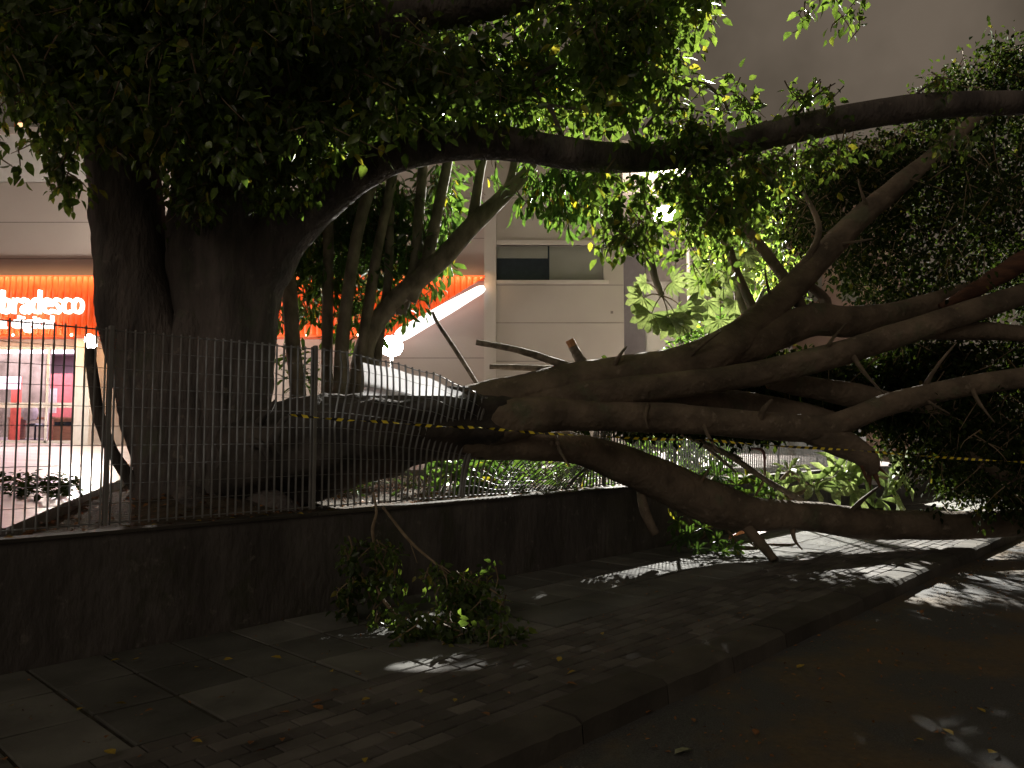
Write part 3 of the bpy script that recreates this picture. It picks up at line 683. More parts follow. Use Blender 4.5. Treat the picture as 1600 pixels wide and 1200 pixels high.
# ---- standing fig tree
st = thing("standing_tree", "huge dark standing fig tree with two fused trunks behind the upright fence", "tree", (-3.05, 8.1, .95))
mb = MB()
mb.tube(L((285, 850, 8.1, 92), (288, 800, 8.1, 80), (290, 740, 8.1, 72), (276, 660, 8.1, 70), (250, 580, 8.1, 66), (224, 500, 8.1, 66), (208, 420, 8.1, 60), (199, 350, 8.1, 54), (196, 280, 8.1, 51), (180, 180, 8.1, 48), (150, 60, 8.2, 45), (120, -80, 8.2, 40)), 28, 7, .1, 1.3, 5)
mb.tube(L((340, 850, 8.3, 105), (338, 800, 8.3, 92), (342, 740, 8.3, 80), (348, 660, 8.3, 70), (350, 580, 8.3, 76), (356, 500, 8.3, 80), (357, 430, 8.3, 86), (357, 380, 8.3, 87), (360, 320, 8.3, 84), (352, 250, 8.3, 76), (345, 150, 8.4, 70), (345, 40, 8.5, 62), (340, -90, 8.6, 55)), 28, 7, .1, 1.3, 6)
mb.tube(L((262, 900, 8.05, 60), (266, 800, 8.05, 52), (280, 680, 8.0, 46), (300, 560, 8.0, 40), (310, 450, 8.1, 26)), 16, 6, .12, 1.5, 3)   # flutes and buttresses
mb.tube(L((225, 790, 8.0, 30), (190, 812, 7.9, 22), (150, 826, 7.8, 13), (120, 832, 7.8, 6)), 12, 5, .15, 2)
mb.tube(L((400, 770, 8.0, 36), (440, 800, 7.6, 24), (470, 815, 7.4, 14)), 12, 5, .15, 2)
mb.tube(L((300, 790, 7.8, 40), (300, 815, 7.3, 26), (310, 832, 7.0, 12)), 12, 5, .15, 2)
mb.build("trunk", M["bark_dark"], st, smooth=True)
def branch(parent, mat, pts, sides=16, sub=7, amp=.09, freq=1.6, flute=0, name="branch"):
    mb = MB(); mb.tube(L(*pts), sides, sub, amp, freq, flute); return mb.build(name, mat, parent, smooth=True)
branch(st, M["bark_dark"], [(370, 470, 8.25, 50), (405, 410, 8.2, 56), (450, 358, 8.1, 40), (500, 318, 8.0, 33), (560, 272, 7.9, 30), (620, 240, 7.8, 29), (700, 224, 7.7, 28), (780, 224, 7.7, 27), (860, 235, 7.7, 26), (950, 246, 7.7, 24), (1040, 245, 7.7, 21), (1120, 231, 7.7, 20), (1200, 211, 7.7, 22), (1300, 190, 7.7, 22), (1400, 172, 7.7, 22), (1500, 163, 7.7, 20), (1620, 160, 7.8, 19), (1760, 152, 7.9, 17)], 20, 8, .07, 1.4)
branch(st, M["bark_dark"], [(350, 270, 8.3, 70), (390, 185, 8.1, 55), (440, 135, 7.9, 42), (500, 96, 7.8, 40), (570, 52, 7.7, 40), (640, 22, 7.7, 36), (740, 6, 7.7, 31), (860, -25, 7.7, 28)], 18, 7, .08, 1.4)
branch(st, M["bark_dark"], [(140, 90, 8.2, 36), (80, 30, 8.0, 26), (20, -20, 7.9, 20)], 12)
branch(st, M["bark_dark"], [(350, 60, 8.4, 46), (300, 0, 8.2, 34), (260, -70, 8.1, 25)], 12)
branch(st, M["bark_dark"], [(140, 545, 7.7, 7), (147, 600, 7.7, 9), (155, 650, 7.75, 9), (175, 705, 7.8, 9), (205, 750, 7.9, 10), (235, 790, 8.0, 12)], 10, 5, .1, 3, name="aerial_root")
for pts in ([(1000, 235, 7.7, 6), (985, 200, 7.6, 4), (1010, 180, 7.5, 3), (1060, 170, 7.4, 2), (1110, 178, 7.4, 1.2)], [(1010, 200, 7.7, 3), (1050, 150, 7.9, 5), (1090, 130, 8, 4), (1125, 150, 8, 3), (1140, 180, 8, 2)],
            [(1215, 200, 7.7, 5), (1245, 178, 7.6, 2.5), (1270, 152, 7.5, 1.8), (1305, 130, 7.5, 1)], [(1415, 165, 7.7, 4), (1440, 140, 7.6, 2), (1475, 120, 7.6, 1.2)],
            [(885, 235, 7.7, 5), (860, 170, 7.9, 4), (830, 130, 8, 5), (870, 100, 8, 3)], [(640, 230, 7.8, 5), (700, 160, 8, 4), (780, 150, 8, 4), (860, 165, 8, 3), (950, 175, 8, 2)]):
    branch(st, M["bark_dark"], pts, 7, 5, .05)
tw = MB()
HOLE2 = [(370, 215), (425, 105), (560, 20), (690, -25), (780, -70), (900, -60), (780, 30), (660, 55), (570, 95), (480, 150), (430, 215)]   # the great upper limb shows here
crown = merge(
    foliage([(-90, -60), (600, -60), (560, 60), (500, 195), (455, 250), (430, 265), (360, 245), (310, 255), (280, 235), (240, 220), (190, 232), (130, 235), (95, 205), (60, 155), (0, 110), (-90, 120)], (6.3, 9.6), 760, 32, .28, .122, .8, twigs=tw, hole=HOLE2, hmax=8.3),
    foliage([(420, -60), (1085, -60), (1080, 60), (1060, 100), (1010, 140), (960, 190), (820, 195), (640, 190), (520, 230), (440, 250)], (6.6, 9.8), 620, 30, .29, .122, .75, gap=.02, twigs=tw, hole=HOLE2, hmax=8.3),
    foliage([(1060, -60), (1120, -60), (1110, 30), (1080, 60)], (6.8, 7.6), 12, 22, .2, .1, .9, twigs=tw),
    foliage([(-40, 130), (25, 150), (50, 235), (30, 262), (-40, 262)], (6.2, 6.8), 9, 12, .16, .11, 1.2, twigs=tw),
    foliage([(60, 190), (110, 245), (125, 290), (100, 300), (70, 250)], (6.6, 7.6), 16, 14, .14, .10, 1.0, twigs=tw),
    foliage([(255, 260), (300, 250), (345, 330), (330, 345), (290, 330), (262, 330)], (7.0, 7.7), 20, 18, .15, .09, 1.0, twigs=tw),
    foliage([(380, 250), (500, 230), (500, 280), (430, 325), (390, 310)], (7.2, 7.8), 26, 26, .2, .09, 1.0, twigs=tw))
leaves("crown", *crown, M["ficus"], st)
hang = merge(
    foliage([(1240, -10), (1290, -10), (1275, 40), (1250, 50)], (7.0, 7.3), 5, 7, .12, .105, 1.2, twigs=tw), foliage([(1290, -10), (1345, -10), (1335, 50), (1300, 60)], (7.0, 7.3), 7, 8, .13, .105, 1.2, twigs=tw),
    foliage([(1240, 135), (1310, 125), (1310, 165), (1225, 175)], (7.3, 7.6), 10, 10, .13, .10, .4, twigs=tw), foliage([(1440, 125), (1490, 125), (1480, 150), (1440, 150)], (7.4, 7.6), 4, 7, .1, .085, .5, twigs=tw),
    foliage([(1020, 150), (1180, 150), (1195, 200), (1180, 270), (1010, 240)], (7.2, 7.9), 46, 16, .18, .10, .7, gap=-.1, twigs=tw),
    foliage([(1080, 130), (1170, 130), (1190, 190), (1100, 180)], (7.3, 7.9), 12, 9, .15, .115, .2, twigs=tw))
leaves("leaf_sprays", *hang, M["ficus"], st)
HOLE = [(1020, 312), (1058, 312), (1060, 380), (1022, 380)]   # gap in the leaves before the lamp
mid = merge(foliage([(925, 275), (1010, 262), (1210, 262), (1190, 330), (1150, 350), (1010, 375), (950, 400), (935, 350)], (7.4, 9.4), 110, 14, .2, .115, .9, gap=-.12, twigs=tw, hole=HOLE),
            foliage([(1000, 300), (1160, 290), (1160, 400), (1090, 470), (1010, 380)], (8, 10.5), 46, 14, .2, .11, .9, gap=-.12, twigs=tw, hole=HOLE),
            foliage([(1180, 250), (1300, 225), (1560, 200), (1500, 225), (1350, 260), (1200, 290)], (7.5, 8.3), 46, 14, .2, .09, .8, gap=-.1, twigs=tw))
leaves("hanging_foliage", *mid, M["ficus"], st)
tag(tw.build("twigs", M["twig"], st), kind="stuff")

# ---- many-stemmed broad-leaved tree behind the fence
mt = thing("multi_stem_tree", "pale many-stemmed broad-leaved tree behind the fence left of the globe lamp", "tree", P(560, 730, 10.2))
stems = [[(470, 730, 10.0, 17), (466, 620, 10.0, 13), (458, 540, 10, 12), (452, 450, 10, 12), (442, 395, 10.1, 11), (430, 300, 10.2, 9)],
 [(512, 730, 10.3, 12), (511, 560, 10.3, 9), (513, 400, 10.3, 8.5), (513, 250, 10.4, 8), (512, 120, 10.5, 7), (516, 20, 10.6, 5)],
 [(530, 730, 10.1, 18), (533, 560, 10.1, 11), (545, 450, 10.1, 10), (562, 350, 10.1, 9.5), (590, 250, 10.2, 11), (612, 170, 10.3, 9), (640, 60, 10.4, 7)],
 [(555, 730, 10.2, 18), (562, 580, 10.2, 9), (577, 470, 10.2, 9), (592, 380, 10.2, 8), (612, 280, 10.3, 8), (622, 180, 10.4, 6)],
 [(584, 730, 10.4, 8), (590, 560, 10.4, 7), (606, 440, 10.4, 7), (610, 330, 10.4, 7), (620, 240, 10.5, 6), (650, 90, 10.6, 5)],
 [(556, 740, 10.4, 26), (562, 640, 10.3, 23), (564, 580, 10.3, 18), (578, 522, 10.3, 15), (616, 470, 10.3, 15), (690, 405, 10.2, 16), (738, 352, 10.1, 15), (790, 303, 10.1, 12), (828, 262, 10.1, 9), (850, 215, 10.1, 7)],
 [(622, 490, 10.35, 13), (648, 420, 10.4, 10), (655, 330, 10.4, 8.5), (664, 230, 10.5, 8), (680, 100, 10.6, 6)],
 [(640, 470, 10.3, 12), (668, 400, 10.3, 10), (686, 320, 10.3, 9), (702, 240, 10.3, 8), (725, 110, 10.4, 6)],
 [(738, 352, 10.1, 11), (744, 310, 10.1, 8), (752, 260, 10.1, 7), (770, 180, 10.2, 5)],
 [(790, 303, 10.1, 8), (800, 270, 10.1, 6), (806, 235, 10.1, 5)]]
for q in stems:
    branch(mt, M["bark_pale"], q, 12, 6, .06, 4, name="stem")
tw2 = MB()
bl = merge(
    foliage([(500, 90), (720, 60), (730, 200), (610, 200), (500, 260)], (9.8, 11.2), 90, 14, .3, .24, .8, gap=-.1, twigs=tw2),
    foliage([(455, 330), (520, 310), (640, 290), (705, 270), (712, 330), (690, 420), (640, 430), (560, 440), (500, 440), (455, 420)], (10.3, 11.8), 210, 13, .26, .23, .9, gap=-.3, twigs=tw2),
    foliage([(435, 425), (690, 425), (650, 490), (590, 520), (500, 525), (440, 510)], (10.4, 11.6), 62, 10, .2, .2, .9, twigs=tw2),
    foliage([(815, 265), (950, 262), (940, 320), (885, 350), (840, 335), (812, 305)], (9.4, 10.4), 44, 12, .18, .20, 1.3, twigs=tw2),
    foliage([(730, 250), (800, 250), (770, 300), (735, 290)], (9.9, 10.3), 6, 5, .14, .15, 1.2, twigs=tw2),
    foliage([(610, 100), (1000, 60), (990, 170), (860, 200), (700, 200)], (9.4, 11), 70, 13, .3, .22, .8, gap=-.1, twigs=tw2))
leaves("crown", *bl, M["broad"], mt, shape="oblong")
tag(tw2.build("twigs", M["twig"], mt), kind="stuff")

# ---- the fallen tree
fa = thing("fallen_tree", "great fallen tree lying over the crushed fence, its limbs fanned to the right", "tree", P(560, 745, 8.3))
mb = MB()
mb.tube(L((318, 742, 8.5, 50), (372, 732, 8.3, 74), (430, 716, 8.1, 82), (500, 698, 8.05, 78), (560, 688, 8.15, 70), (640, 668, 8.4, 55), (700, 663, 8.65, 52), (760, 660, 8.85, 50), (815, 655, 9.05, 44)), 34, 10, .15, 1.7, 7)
mb.build("trunk", M["bark_butt_shaded"], fa, smooth=True)
B = [[(700, 650, 8.7, 42), (760, 634, 8.85, 37), (820, 618, 8.95, 33), (880, 603, 9.05, 33), (950, 592, 9.15, 32), (1050, 574, 9.35, 30), (1125, 548, 9.5, 30), (1180, 505, 9.7, 24), (1240, 448, 10, 21), (1330, 352, 10.4, 18), (1400, 292, 10.7, 16), (1450, 250, 11, 13), (1530, 180, 11.3, 9)],
 [(1110, 558, 9.5, 26), (1160, 540, 9.65, 30), (1210, 520, 9.8, 29), (1270, 500, 10, 26), (1330, 502, 10.2, 24), (1420, 485, 10.6, 18), (1520, 450, 10.9, 12)],
 [(800, 640, 8.9, 32), (880, 624, 8.95, 27), (960, 612, 9.0, 23), (1050, 602, 9.1, 21), (1120, 594, 9.2, 20), (1200, 580, 9.3, 20), (1300, 555, 9.4, 20), (1400, 524, 9.6, 19), (1500, 492, 9.8, 18), (1600, 460, 10, 17), (1740, 415, 10.2, 15)],
 [(1430, 520, 9.8, 12), (1520, 517, 10, 14), (1620, 524, 10.3, 13)],
 [(760, 662, 8.75, 40), (830, 650, 8.75, 30), (890, 648, 8.85, 25), (960, 650, 8.95, 23), (1050, 653, 9.1, 23), (1150, 661, 9.2, 22), (1230, 668, 9.3, 22), (1290, 668, 9.3, 20), (1340, 650, 9.3, 17), (1400, 628, 9.4, 17), (1500, 605, 9.5, 16), (1600, 590, 9.6, 16), (1740, 572, 9.8, 14)],
 [(1260, 672, 9.32, 18), (1310, 690, 9.32, 22), (1350, 712, 9.34, 18), (1366, 738, 9.36, 9)],
 [(1010, 622, 9.5, 12), (1080, 626, 9.6, 19), (1160, 634, 9.8, 23), (1250, 648, 9.9, 20), (1335, 664, 10, 10)],
 [(1200, 598, 9.7, 10), (1260, 604, 9.75, 17), (1330, 616, 9.9, 19), (1400, 628, 10, 13), (1470, 640, 10.2, 8)],
 [(680, 686, 8.6, 34), (760, 690, 8.8, 30), (830, 695, 9.05, 25), (900, 702, 9.4, 24), (970, 724, 9.7, 29), (1045, 757, 10, 33), (1120, 790, 10.2, 34), (1180, 804, 10.3, 26), (1250, 806, 10.5, 23), (1350, 818, 10.8, 24), (1450, 822, 11, 22), (1560, 818, 11.3, 20), (1720, 812, 11.7, 18)]]
for i, q in enumerate(B):
    branch(fa, M["bark"], q, 30, 12, .075, 1.6, 3)
br = branch(fa, M["redwood"], [(1470, 480, 10.2, 6), (1520, 455, 10.2, 12), (1570, 425, 10.2, 15), (1640, 385, 10.2, 17)], 12, 5, .15, 4)
tag(br, "torn reddish branch")
dead = [[(744, 535, 8.95, 4.5), (800, 545, 8.95, 5), (845, 558, 9, 6), (900, 578, 9.1, 8)], [(765, 573, 9.05, 4), (830, 575, 9.1, 5), (890, 578, 9.15, 6)], [(915, 578, 9.1, 11), (903, 556, 9.1, 8), (894, 540, 9.1, 7)]]
for q in dead: branch(fa, M["stick"], q, 9, 6, .15, 9)
mb = MB(); mb.tube(L((895, 541, 9.095, 7.5), (890, 531, 9.09, 7)), 9, 2, .1, 6); mb.build("cut_end", M["cutwood"], fa)
for q in ([(915, 574, 9.1, 4), (960, 562, 9.1, 4), (1022, 556, 9.15, 3)], [(1195, 525, 9.75, 12), (1175, 480, 10, 8), (1150, 420, 10.2, 6), (1135, 365, 10.3, 4)],
          [(1250, 500, 10, 12), (1245, 465, 10, 9), (1200, 400, 10.1, 9), (1160, 350, 10.2, 7)], [(1280, 500, 10.1, 11), (1290, 470, 10.2, 8), (1255, 440, 10.2, 7)],
          [(1200, 480, 9.8, 9), (1250, 420, 10, 6), (1280, 360, 10.1, 5), (1255, 300, 10.2, 3)], [(1000, 760, 9.9, 6), (1008, 800, 9.8, 8), (1025, 835, 9.75, 7)],
          [(1160, 815, 10.2, 9), (1185, 845, 10.0, 8), (1210, 875, 9.8, 7)], [(1510, 705, 10, 5), (1560, 740, 10.1, 9), (1640, 765, 10.2, 13)]):
    branch(fa, M["bark"], q, 9, 6, .1, 4)
for (x, y, Y, dx, dy, r_, ln) in [(1366, 738, 9.34, .35, -.9, 8, 60), (1372, 730, 9.3, .7, -.6, 5, 44), (1358, 742, 9.38, .1, -1, 6, 48), (1350, 738, 9.3, .3, -.8, 4, 40)]:
    branch(fa, M["redwood"], [(x - dx * 14, y + dy * 14, Y, r_), (x, y, Y, r_ * .6), (x + dx * ln * .5, y - dy * ln * .5, Y - .02, .6)], 6, 3, .3, 9, name="splinter")
for (x, y, Y, dx, dy, r_, ln) in [(960, 575, 9.0, .3, -1, 4, 34), (1075, 560, 9.2, .8, -.8, 3, 52), (1010, 640, 8.85, -.2, 1, 3, 30), (1100, 665, 9.0, .4, 1, 3, 46), (1190, 650, 9.1, .3, -1, 5, 26), (1335, 560, 9.3, .6, .9, 3.5, 60), (1290, 548, 9.3, .5, -.9, 3, 48), (1450, 595, 9.4, .6, -1, 3, 60), (1520, 610, 9.4, .5, 1, 3, 50),
                                   (1090, 770, 10, .3, -1, 3, 42), (1240, 835, 10.3, .2, 1, 3, 24), (1330, 800, 10.6, .7, -.8, 4, 50), (870, 690, 9.0, .3, 1, 3, 40), (1210, 478, 9.8, -.4, -1, 3, 60), (1300, 385, 10.2, .9, -.2, 3, 60), (1360, 330, 10.4, -.5, -.9, 3, 56), (1440, 620, 9.4, .8, .6, 3, 44)]:
    branch(fa, M["bark"], [(x - dx * 8, y - dy * 8, Y + .05, r_ * 1.5), (x + dx * ln * .3, y + dy * ln * .3, Y - .05, r_), (x + dx * ln * .7 + 4, y + dy * ln * .7, Y - .1, r_ * .6), (x + dx * ln + 9, y + dy * ln, Y - .13, r_ * .35)], 7, 4, .15, 9, name="twig")
tw3 = MB()
for q in ([(583, 770, 7.25, 2.20), (588, 800, 7.05, 2.20), (582, 830, 6.95, 2.75), (590, 880, 6.85, 2.75), (594, 930, 6.7, 2.75), (640, 975, 6.4, 2.20), (700, 1000, 6.25, 1.65), (760, 1006, 6.15, 1.38), (830, 1002, 6.15, 0.83)],
          [(598, 792, 7.1, 2.20), (640, 845, 6.95, 2.48), (680, 880, 6.85, 1.93), (740, 930, 6.75, 1.38), (775, 945, 6.7, 0.83)],
          [(585, 850, 6.9, 1.10), (555, 880, 6.85, 0.83), (540, 930, 6.8, 0.55)], [(592, 930, 6.75, 1.10), (580, 970, 6.6, 0.99), (610, 1000, 6.4, 0.66)], [(640, 845, 6.95, 0.88), (652, 880, 6.9, 0.55)]):
    tw3.tube(L(*q), 6, 6, .1, 8, endcap=False)
spray = merge(
    foliage([(530, 860), (620, 845), (630, 940), (645, 985), (590, 1000), (532, 960)], (6.5, 7.0), 42, 14, .10, .08, .9, twigs=tw3),
    foliage([(610, 955), (700, 965), (835, 980), (838, 1030), (760, 1048), (640, 1040)], (5.95, 6.35), 62, 15, .10, .08, .5, twigs=tw3),
    foliage([(660, 890), (780, 905), (785, 960), (700, 960)], (6.5, 6.95), 40, 14, .11, .075, .7, twigs=tw3))
keep = spray[0][:, 2] > .01; spray = [q[keep] for q in spray]
leaves("drooping_leaves", *spray, M["ficus"], fa)
# dense crown thrown to the right
fc = merge(
    foliage([(1240, 250), (1420, 215), (1440, 150), (1490, 110), (1560, 75), (1640, 60), (1720, 60), (1720, 480), (1500, 500), (1380, 560), (1345, 470), (1270, 390)], (11.35, 13.6), 900, 40, .32, .088, .6, twigs=tw3),
    foliage([(1290, 590), (1450, 540), (1720, 520), (1720, 820), (1480, 790), (1430, 740), (1380, 700), (1375, 620)], (10.3, 13), 520, 40, .30, .085, .6, twigs=tw3),
    foliage([(1400, 640), (1720, 610), (1720, 800), (1440, 760), (1380, 690)], (9.3, 10.2), 90, 26, .25, .07, .8, gap=-.1, twigs=tw3),
    foliage([(1220, 380), (1290, 470), (1240, 520), (1205, 520)], (10.2, 10.8), 22, 12, .16, .06, .7, twigs=tw3),
    foliage([(880, 612), (935, 582), (1050, 570), (1180, 552), (1330, 572), (1500, 545), (1560, 650), (1340, 664), (1200, 682), (960, 664), (890, 655)], (10.4, 11.8), 950, 30, .2, .10, .6, twigs=tw3),  # leaf mass added behind the limbs to block the flood light
    foliage([(1180, 250), (1420, 215), (1480, 240), (1400, 330), (1300, 350), (1200, 330)], (11.3, 12.8), 120, 22, .26, .085, .7, gap=-.12, twigs=tw3),
    foliage([(1430, 260), (1700, 200), (1720, 420), (1560, 470), (1450, 400)], (9.6, 10.6), 60, 20, .26, .085, .8, gap=-.05, twigs=tw3),
    foliage([(1190, 300), (1300, 310), (1310, 400), (1240, 400)], (10.4, 11.5), 40, 18, .22, .07, .7, gap=-.1, twigs=tw3))
keep = fc[0][:, 2] > .03; fc = [q[keep] for q in fc]
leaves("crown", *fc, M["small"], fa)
tag(tw3.build("twigs", M["twig"], fa), kind="stuff")
# broken root ends by the standing trunk
for q in ([(405, 660, 7.6, 7), (420, 640, 7.5, 5), (430, 625, 7.5, 2)], [(425, 690, 7.5, 8), (440, 660, 7.4, 5), (452, 650, 7.4, 2)], [(395, 690, 7.6, 9), (412, 700, 7.4, 6), (420, 720, 7.35, 3)], [(440, 665, 7.4, 4), (432, 690, 7.3, 4), (440, 712, 7.3, 2)]):
    branch(fa, M["bark_butt_shaded"], q, 8, 5, .25, 8, name="broken_root")

# ------------------------------------------------------------------ broken branches and plants with big leaves
def rosette(c, ax, n, size, spread=1.0):
    ax = Vector(ax).normalized(); u = ax.orthogonal().normalized(); w = ax.cross(u); p_, d_, n__, s_ = [], [], [], []
    for k in range(n):
        a = 2 * math.pi * (k + random.uniform(-.3, .3)) / n; r = (u * math.cos(a) + w * math.sin(a)) * spread + ax * random.uniform(.2, .9)
        p_.append(c); d_.append(r + Vector((0, 0, -.15))); n__.append(ax + Vector((random.gauss(0, .25), random.gauss(0, .25), .3))); s_.append(size * random.uniform(.75, 1.2))
    return [np.array([tuple(q) for q in x]) if isinstance(x[0], Vector) else np.array(x) for x in (p_, d_, n__, s_)]
def sprig(name, label, cat, stems, heads, mat, shape, size, group=None, n=9):
    base = P(*stems[0][0][:3]); r = thing(name, label, cat, base, group)
    for q in stems: branch(r, M["twig"], q, 7, 5, .06, 6, name="stem")
    a = merge(*[rosette(P(x, y, Y), (dx, dy, dz), n, size * k) for x, y, Y, dx, dy, dz, k in heads])
    leaves("foliage", *a, mat, r, shape=shape, curl=.16); return r
sprig("broken_branch", "broken branch with big pale oblong leaves heaped right of the bare sticks", "branch",
      [[(1230, 778, 11.6, 6), (1300, 750, 11.7, 5), (1390, 745, 11.8, 3)], [(1300, 750, 11.7, 4), (1340, 725, 11.8, 3)]],
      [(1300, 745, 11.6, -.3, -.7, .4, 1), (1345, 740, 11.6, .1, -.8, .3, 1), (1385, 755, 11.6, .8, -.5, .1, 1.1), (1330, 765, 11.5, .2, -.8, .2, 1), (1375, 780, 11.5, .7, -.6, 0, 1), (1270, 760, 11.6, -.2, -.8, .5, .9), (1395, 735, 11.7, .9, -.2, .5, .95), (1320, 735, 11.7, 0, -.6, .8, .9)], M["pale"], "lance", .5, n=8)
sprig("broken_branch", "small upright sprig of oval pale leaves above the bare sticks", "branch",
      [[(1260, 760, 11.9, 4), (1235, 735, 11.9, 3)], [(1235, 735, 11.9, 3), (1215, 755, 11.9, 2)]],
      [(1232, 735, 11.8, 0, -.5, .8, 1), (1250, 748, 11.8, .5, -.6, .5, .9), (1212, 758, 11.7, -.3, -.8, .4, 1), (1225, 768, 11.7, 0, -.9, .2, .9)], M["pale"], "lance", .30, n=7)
sprig("broken_branch", "leafy green branch end lying behind the lower fallen limb", "branch",
      [[(1060, 770, 11.4, 4), (1110, 755, 11.5, 4), (1160, 752, 11.6, 3)], [(1110, 755, 11.5, 3), (1125, 735, 11.6, 2)]],
      [(1085, 755, 11.3, -.3, -.7, .6, 1), (1120, 745, 11.4, 0, -.7, .7, 1), (1150, 758, 11.4, .2, -.8, .4, 1), (1180, 770, 11.4, .3, -.8, .3, 1), (1140, 775, 11.3, 0, -.9, .4, .9), (1165, 745, 11.6, .1, -.5, .9, .9), (1200, 758, 11.6, 0, -.7, .6, .9)], M["broad"], "oblong", .28, n=8)
sprig("leafy_twig", "leafy twig fallen on the lit pavement under the lower limb", "branch",
      [[(1130, 800, 10.7, 4), (1100, 835, 10.7, 3), (1075, 858, 10.7, 2)], [(1120, 810, 10.7, 3), (1155, 850, 10.7, 2)]],
      [(1060, 815, 10.7, -.6, -.6, .3, 1), (1075, 838, 10.6, -.3, -.8, .4, 1), (1100, 825, 10.6, 0, -.8, .5, 1), (1120, 845, 10.6, .2, -.8, .4, 1), (1090, 858, 10.5, 0, -.8, .4, .9), (1145, 855, 10.5, .4, -.7, .4, .9), (1060, 845, 10.6, -.6, -.5, .5, .9), (1130, 862, 10.4, .1, -.8, .3, .8), (1105, 800, 10.8, 0, -.7, .4, .9)], M["broad"], "oblong", .2, n=8)
# lobed leaves hanging by the flood lamp
def lobed(name, label, stem, leaf_list, size):
    r = thing(name, label, "plant", P(*stem[0][:3])); branch(r, M["bark_pale"], stem, 8, 6, .1, 6, name="stem")
    parts = []
    tip = P(*stem[-1][:3])
    for x, y, Y, k in leaf_list:
        c = P(x, y, Y); mb = MB(); mb.tube([(tip, .012), (tip.lerp(c, .5) + Vector((0, 0, .04)), .01), (c, .008)], 6, 4); mb.build("petiole", M["twig"], r)
        dn = ((c - tip).normalized() + Vector((0, 0, -.9))).normalized(); nrm = Vector((random.gauss(0, .3), 1, .25)); sd = dn.cross(nrm).normalized()
        p_, d_, n__, s_ = [], [], [], []
        for j in range(-4, 5):
            a = j * .46; d = dn * math.cos(a) + sd * math.sin(a)
            p_.append(tuple(c)); d_.append(tuple(d)); n__.append(tuple(nrm)); s_.append(size * k * (1 - .045 * abs(j)) * random.uniform(.9, 1.08))
        parts.append([np.array(p_), np.array(d_), np.array(n__), np.array(s_)])
    leaves("foliage", *merge(*parts), M["lobed"], r, shape="oblong", curl=.2)
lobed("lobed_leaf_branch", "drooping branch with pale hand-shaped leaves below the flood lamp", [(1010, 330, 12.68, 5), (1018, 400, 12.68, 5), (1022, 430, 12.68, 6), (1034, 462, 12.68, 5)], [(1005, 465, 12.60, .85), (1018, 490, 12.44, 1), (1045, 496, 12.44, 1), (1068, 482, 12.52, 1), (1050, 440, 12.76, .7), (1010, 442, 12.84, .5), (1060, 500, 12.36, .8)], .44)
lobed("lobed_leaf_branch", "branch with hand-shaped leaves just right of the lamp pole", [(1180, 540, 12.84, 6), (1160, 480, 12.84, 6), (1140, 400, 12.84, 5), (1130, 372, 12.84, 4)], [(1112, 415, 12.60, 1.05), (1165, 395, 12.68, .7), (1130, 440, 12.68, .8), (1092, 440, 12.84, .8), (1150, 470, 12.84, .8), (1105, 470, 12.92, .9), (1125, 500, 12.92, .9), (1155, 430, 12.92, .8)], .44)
# small dark tree beyond the fence, right of the lamp pole
sm_ = thing("small_tree", "dark leafy tree standing right of the tall lamp pole in front of the pink building", "tree", P(1165, 600, 17))
branch(sm_, M["bark_dark"], [(1165, 640, 17, 7), (1160, 540, 17, 6), (1150, 440, 17, 5), (1140, 340, 17, 3)], 10, 6, .08, 3, name="trunk")
branch(sm_, M["bark_dark"], [(1158, 520, 17, 4), (1200, 440, 17, 3.5), (1225, 360, 17, 2.5)], 8, 6, .08, 3)
tw4 = MB(); a = foliage([(1085, 300), (1170, 270), (1250, 290), (1262, 400), (1245, 480), (1205, 460), (1140, 430), (1095, 390)], (15.2, 18.4), 150, 14, .34, .2, .8, gap=-.12, twigs=tw4)
leaves("crown", *a, M["ficus"], sm_); tag(tw4.build("twigs", M["twig"], sm_), kind="stuff")
# shrubs in the bed
def shrub(label, poly, dep, n, size, mat="broad", shape="oblong"):
    cx = sum(q[0] for q in poly) / len(poly); c = P(cx, 700, sum(dep) / 2); c.z = yard_z(c.x, c.y)
    r = thing("shrub", label, "shrub", c); t_ = MB()
    a = foliage(poly, dep, n, 10, .16, size, -.2, twigs=t_)
    k = a[0][:, 2] > WALL_H + .02; a = [q[k] for q in a]; leaves("foliage", *a, M[mat], r, shape=shape)
    for k in range(5):
        sm = MB(); sm.tube([(c + Vector((random.gauss(0, .12), random.gauss(0, .1), -.05)), .008), (c + Vector((random.gauss(0, .2), random.gauss(0, .15), .25)), .005)], 5, 2, endcap=False); sm.build("stem", M["twig"], r)
    tag(t_.build("twigs", M["twig"], r), kind="stuff")
shrub("low leafy shrub under the fallen trunk behind the fence's left gap", [(540, 745), (690, 735), (700, 775), (540, 785)], (9.2, 10.6), 12, .13)
shrub("broad-leaved plant seen through the leaning bars under the trunk", [(690, 715), (800, 715), (830, 760), (700, 765)], (9.8, 11), 40, .26)
shrub("bushy plant behind the leaning bars nearest the lower limb", [(800, 725), (950, 735), (960, 770), (830, 770)], (10.6, 12), 34, .2)
shrub("green bush behind the straight bars under the middle limb", [(960, 680), (1100, 680), (1150, 720), (1130, 770), (1000, 740)], (12.6, 14), 60, .2)
shrub("leafy bush at the foot of the lamp pole", [(1050, 490), (1130, 490), (1135, 565), (1050, 565)], (13.6, 14.6), 34, .2)
shrub("green sapling between the thin stems and the standing trunk", [(440, 540), (480, 540), (480, 610), (450, 600)], (10.3, 10.8), 8, .17)
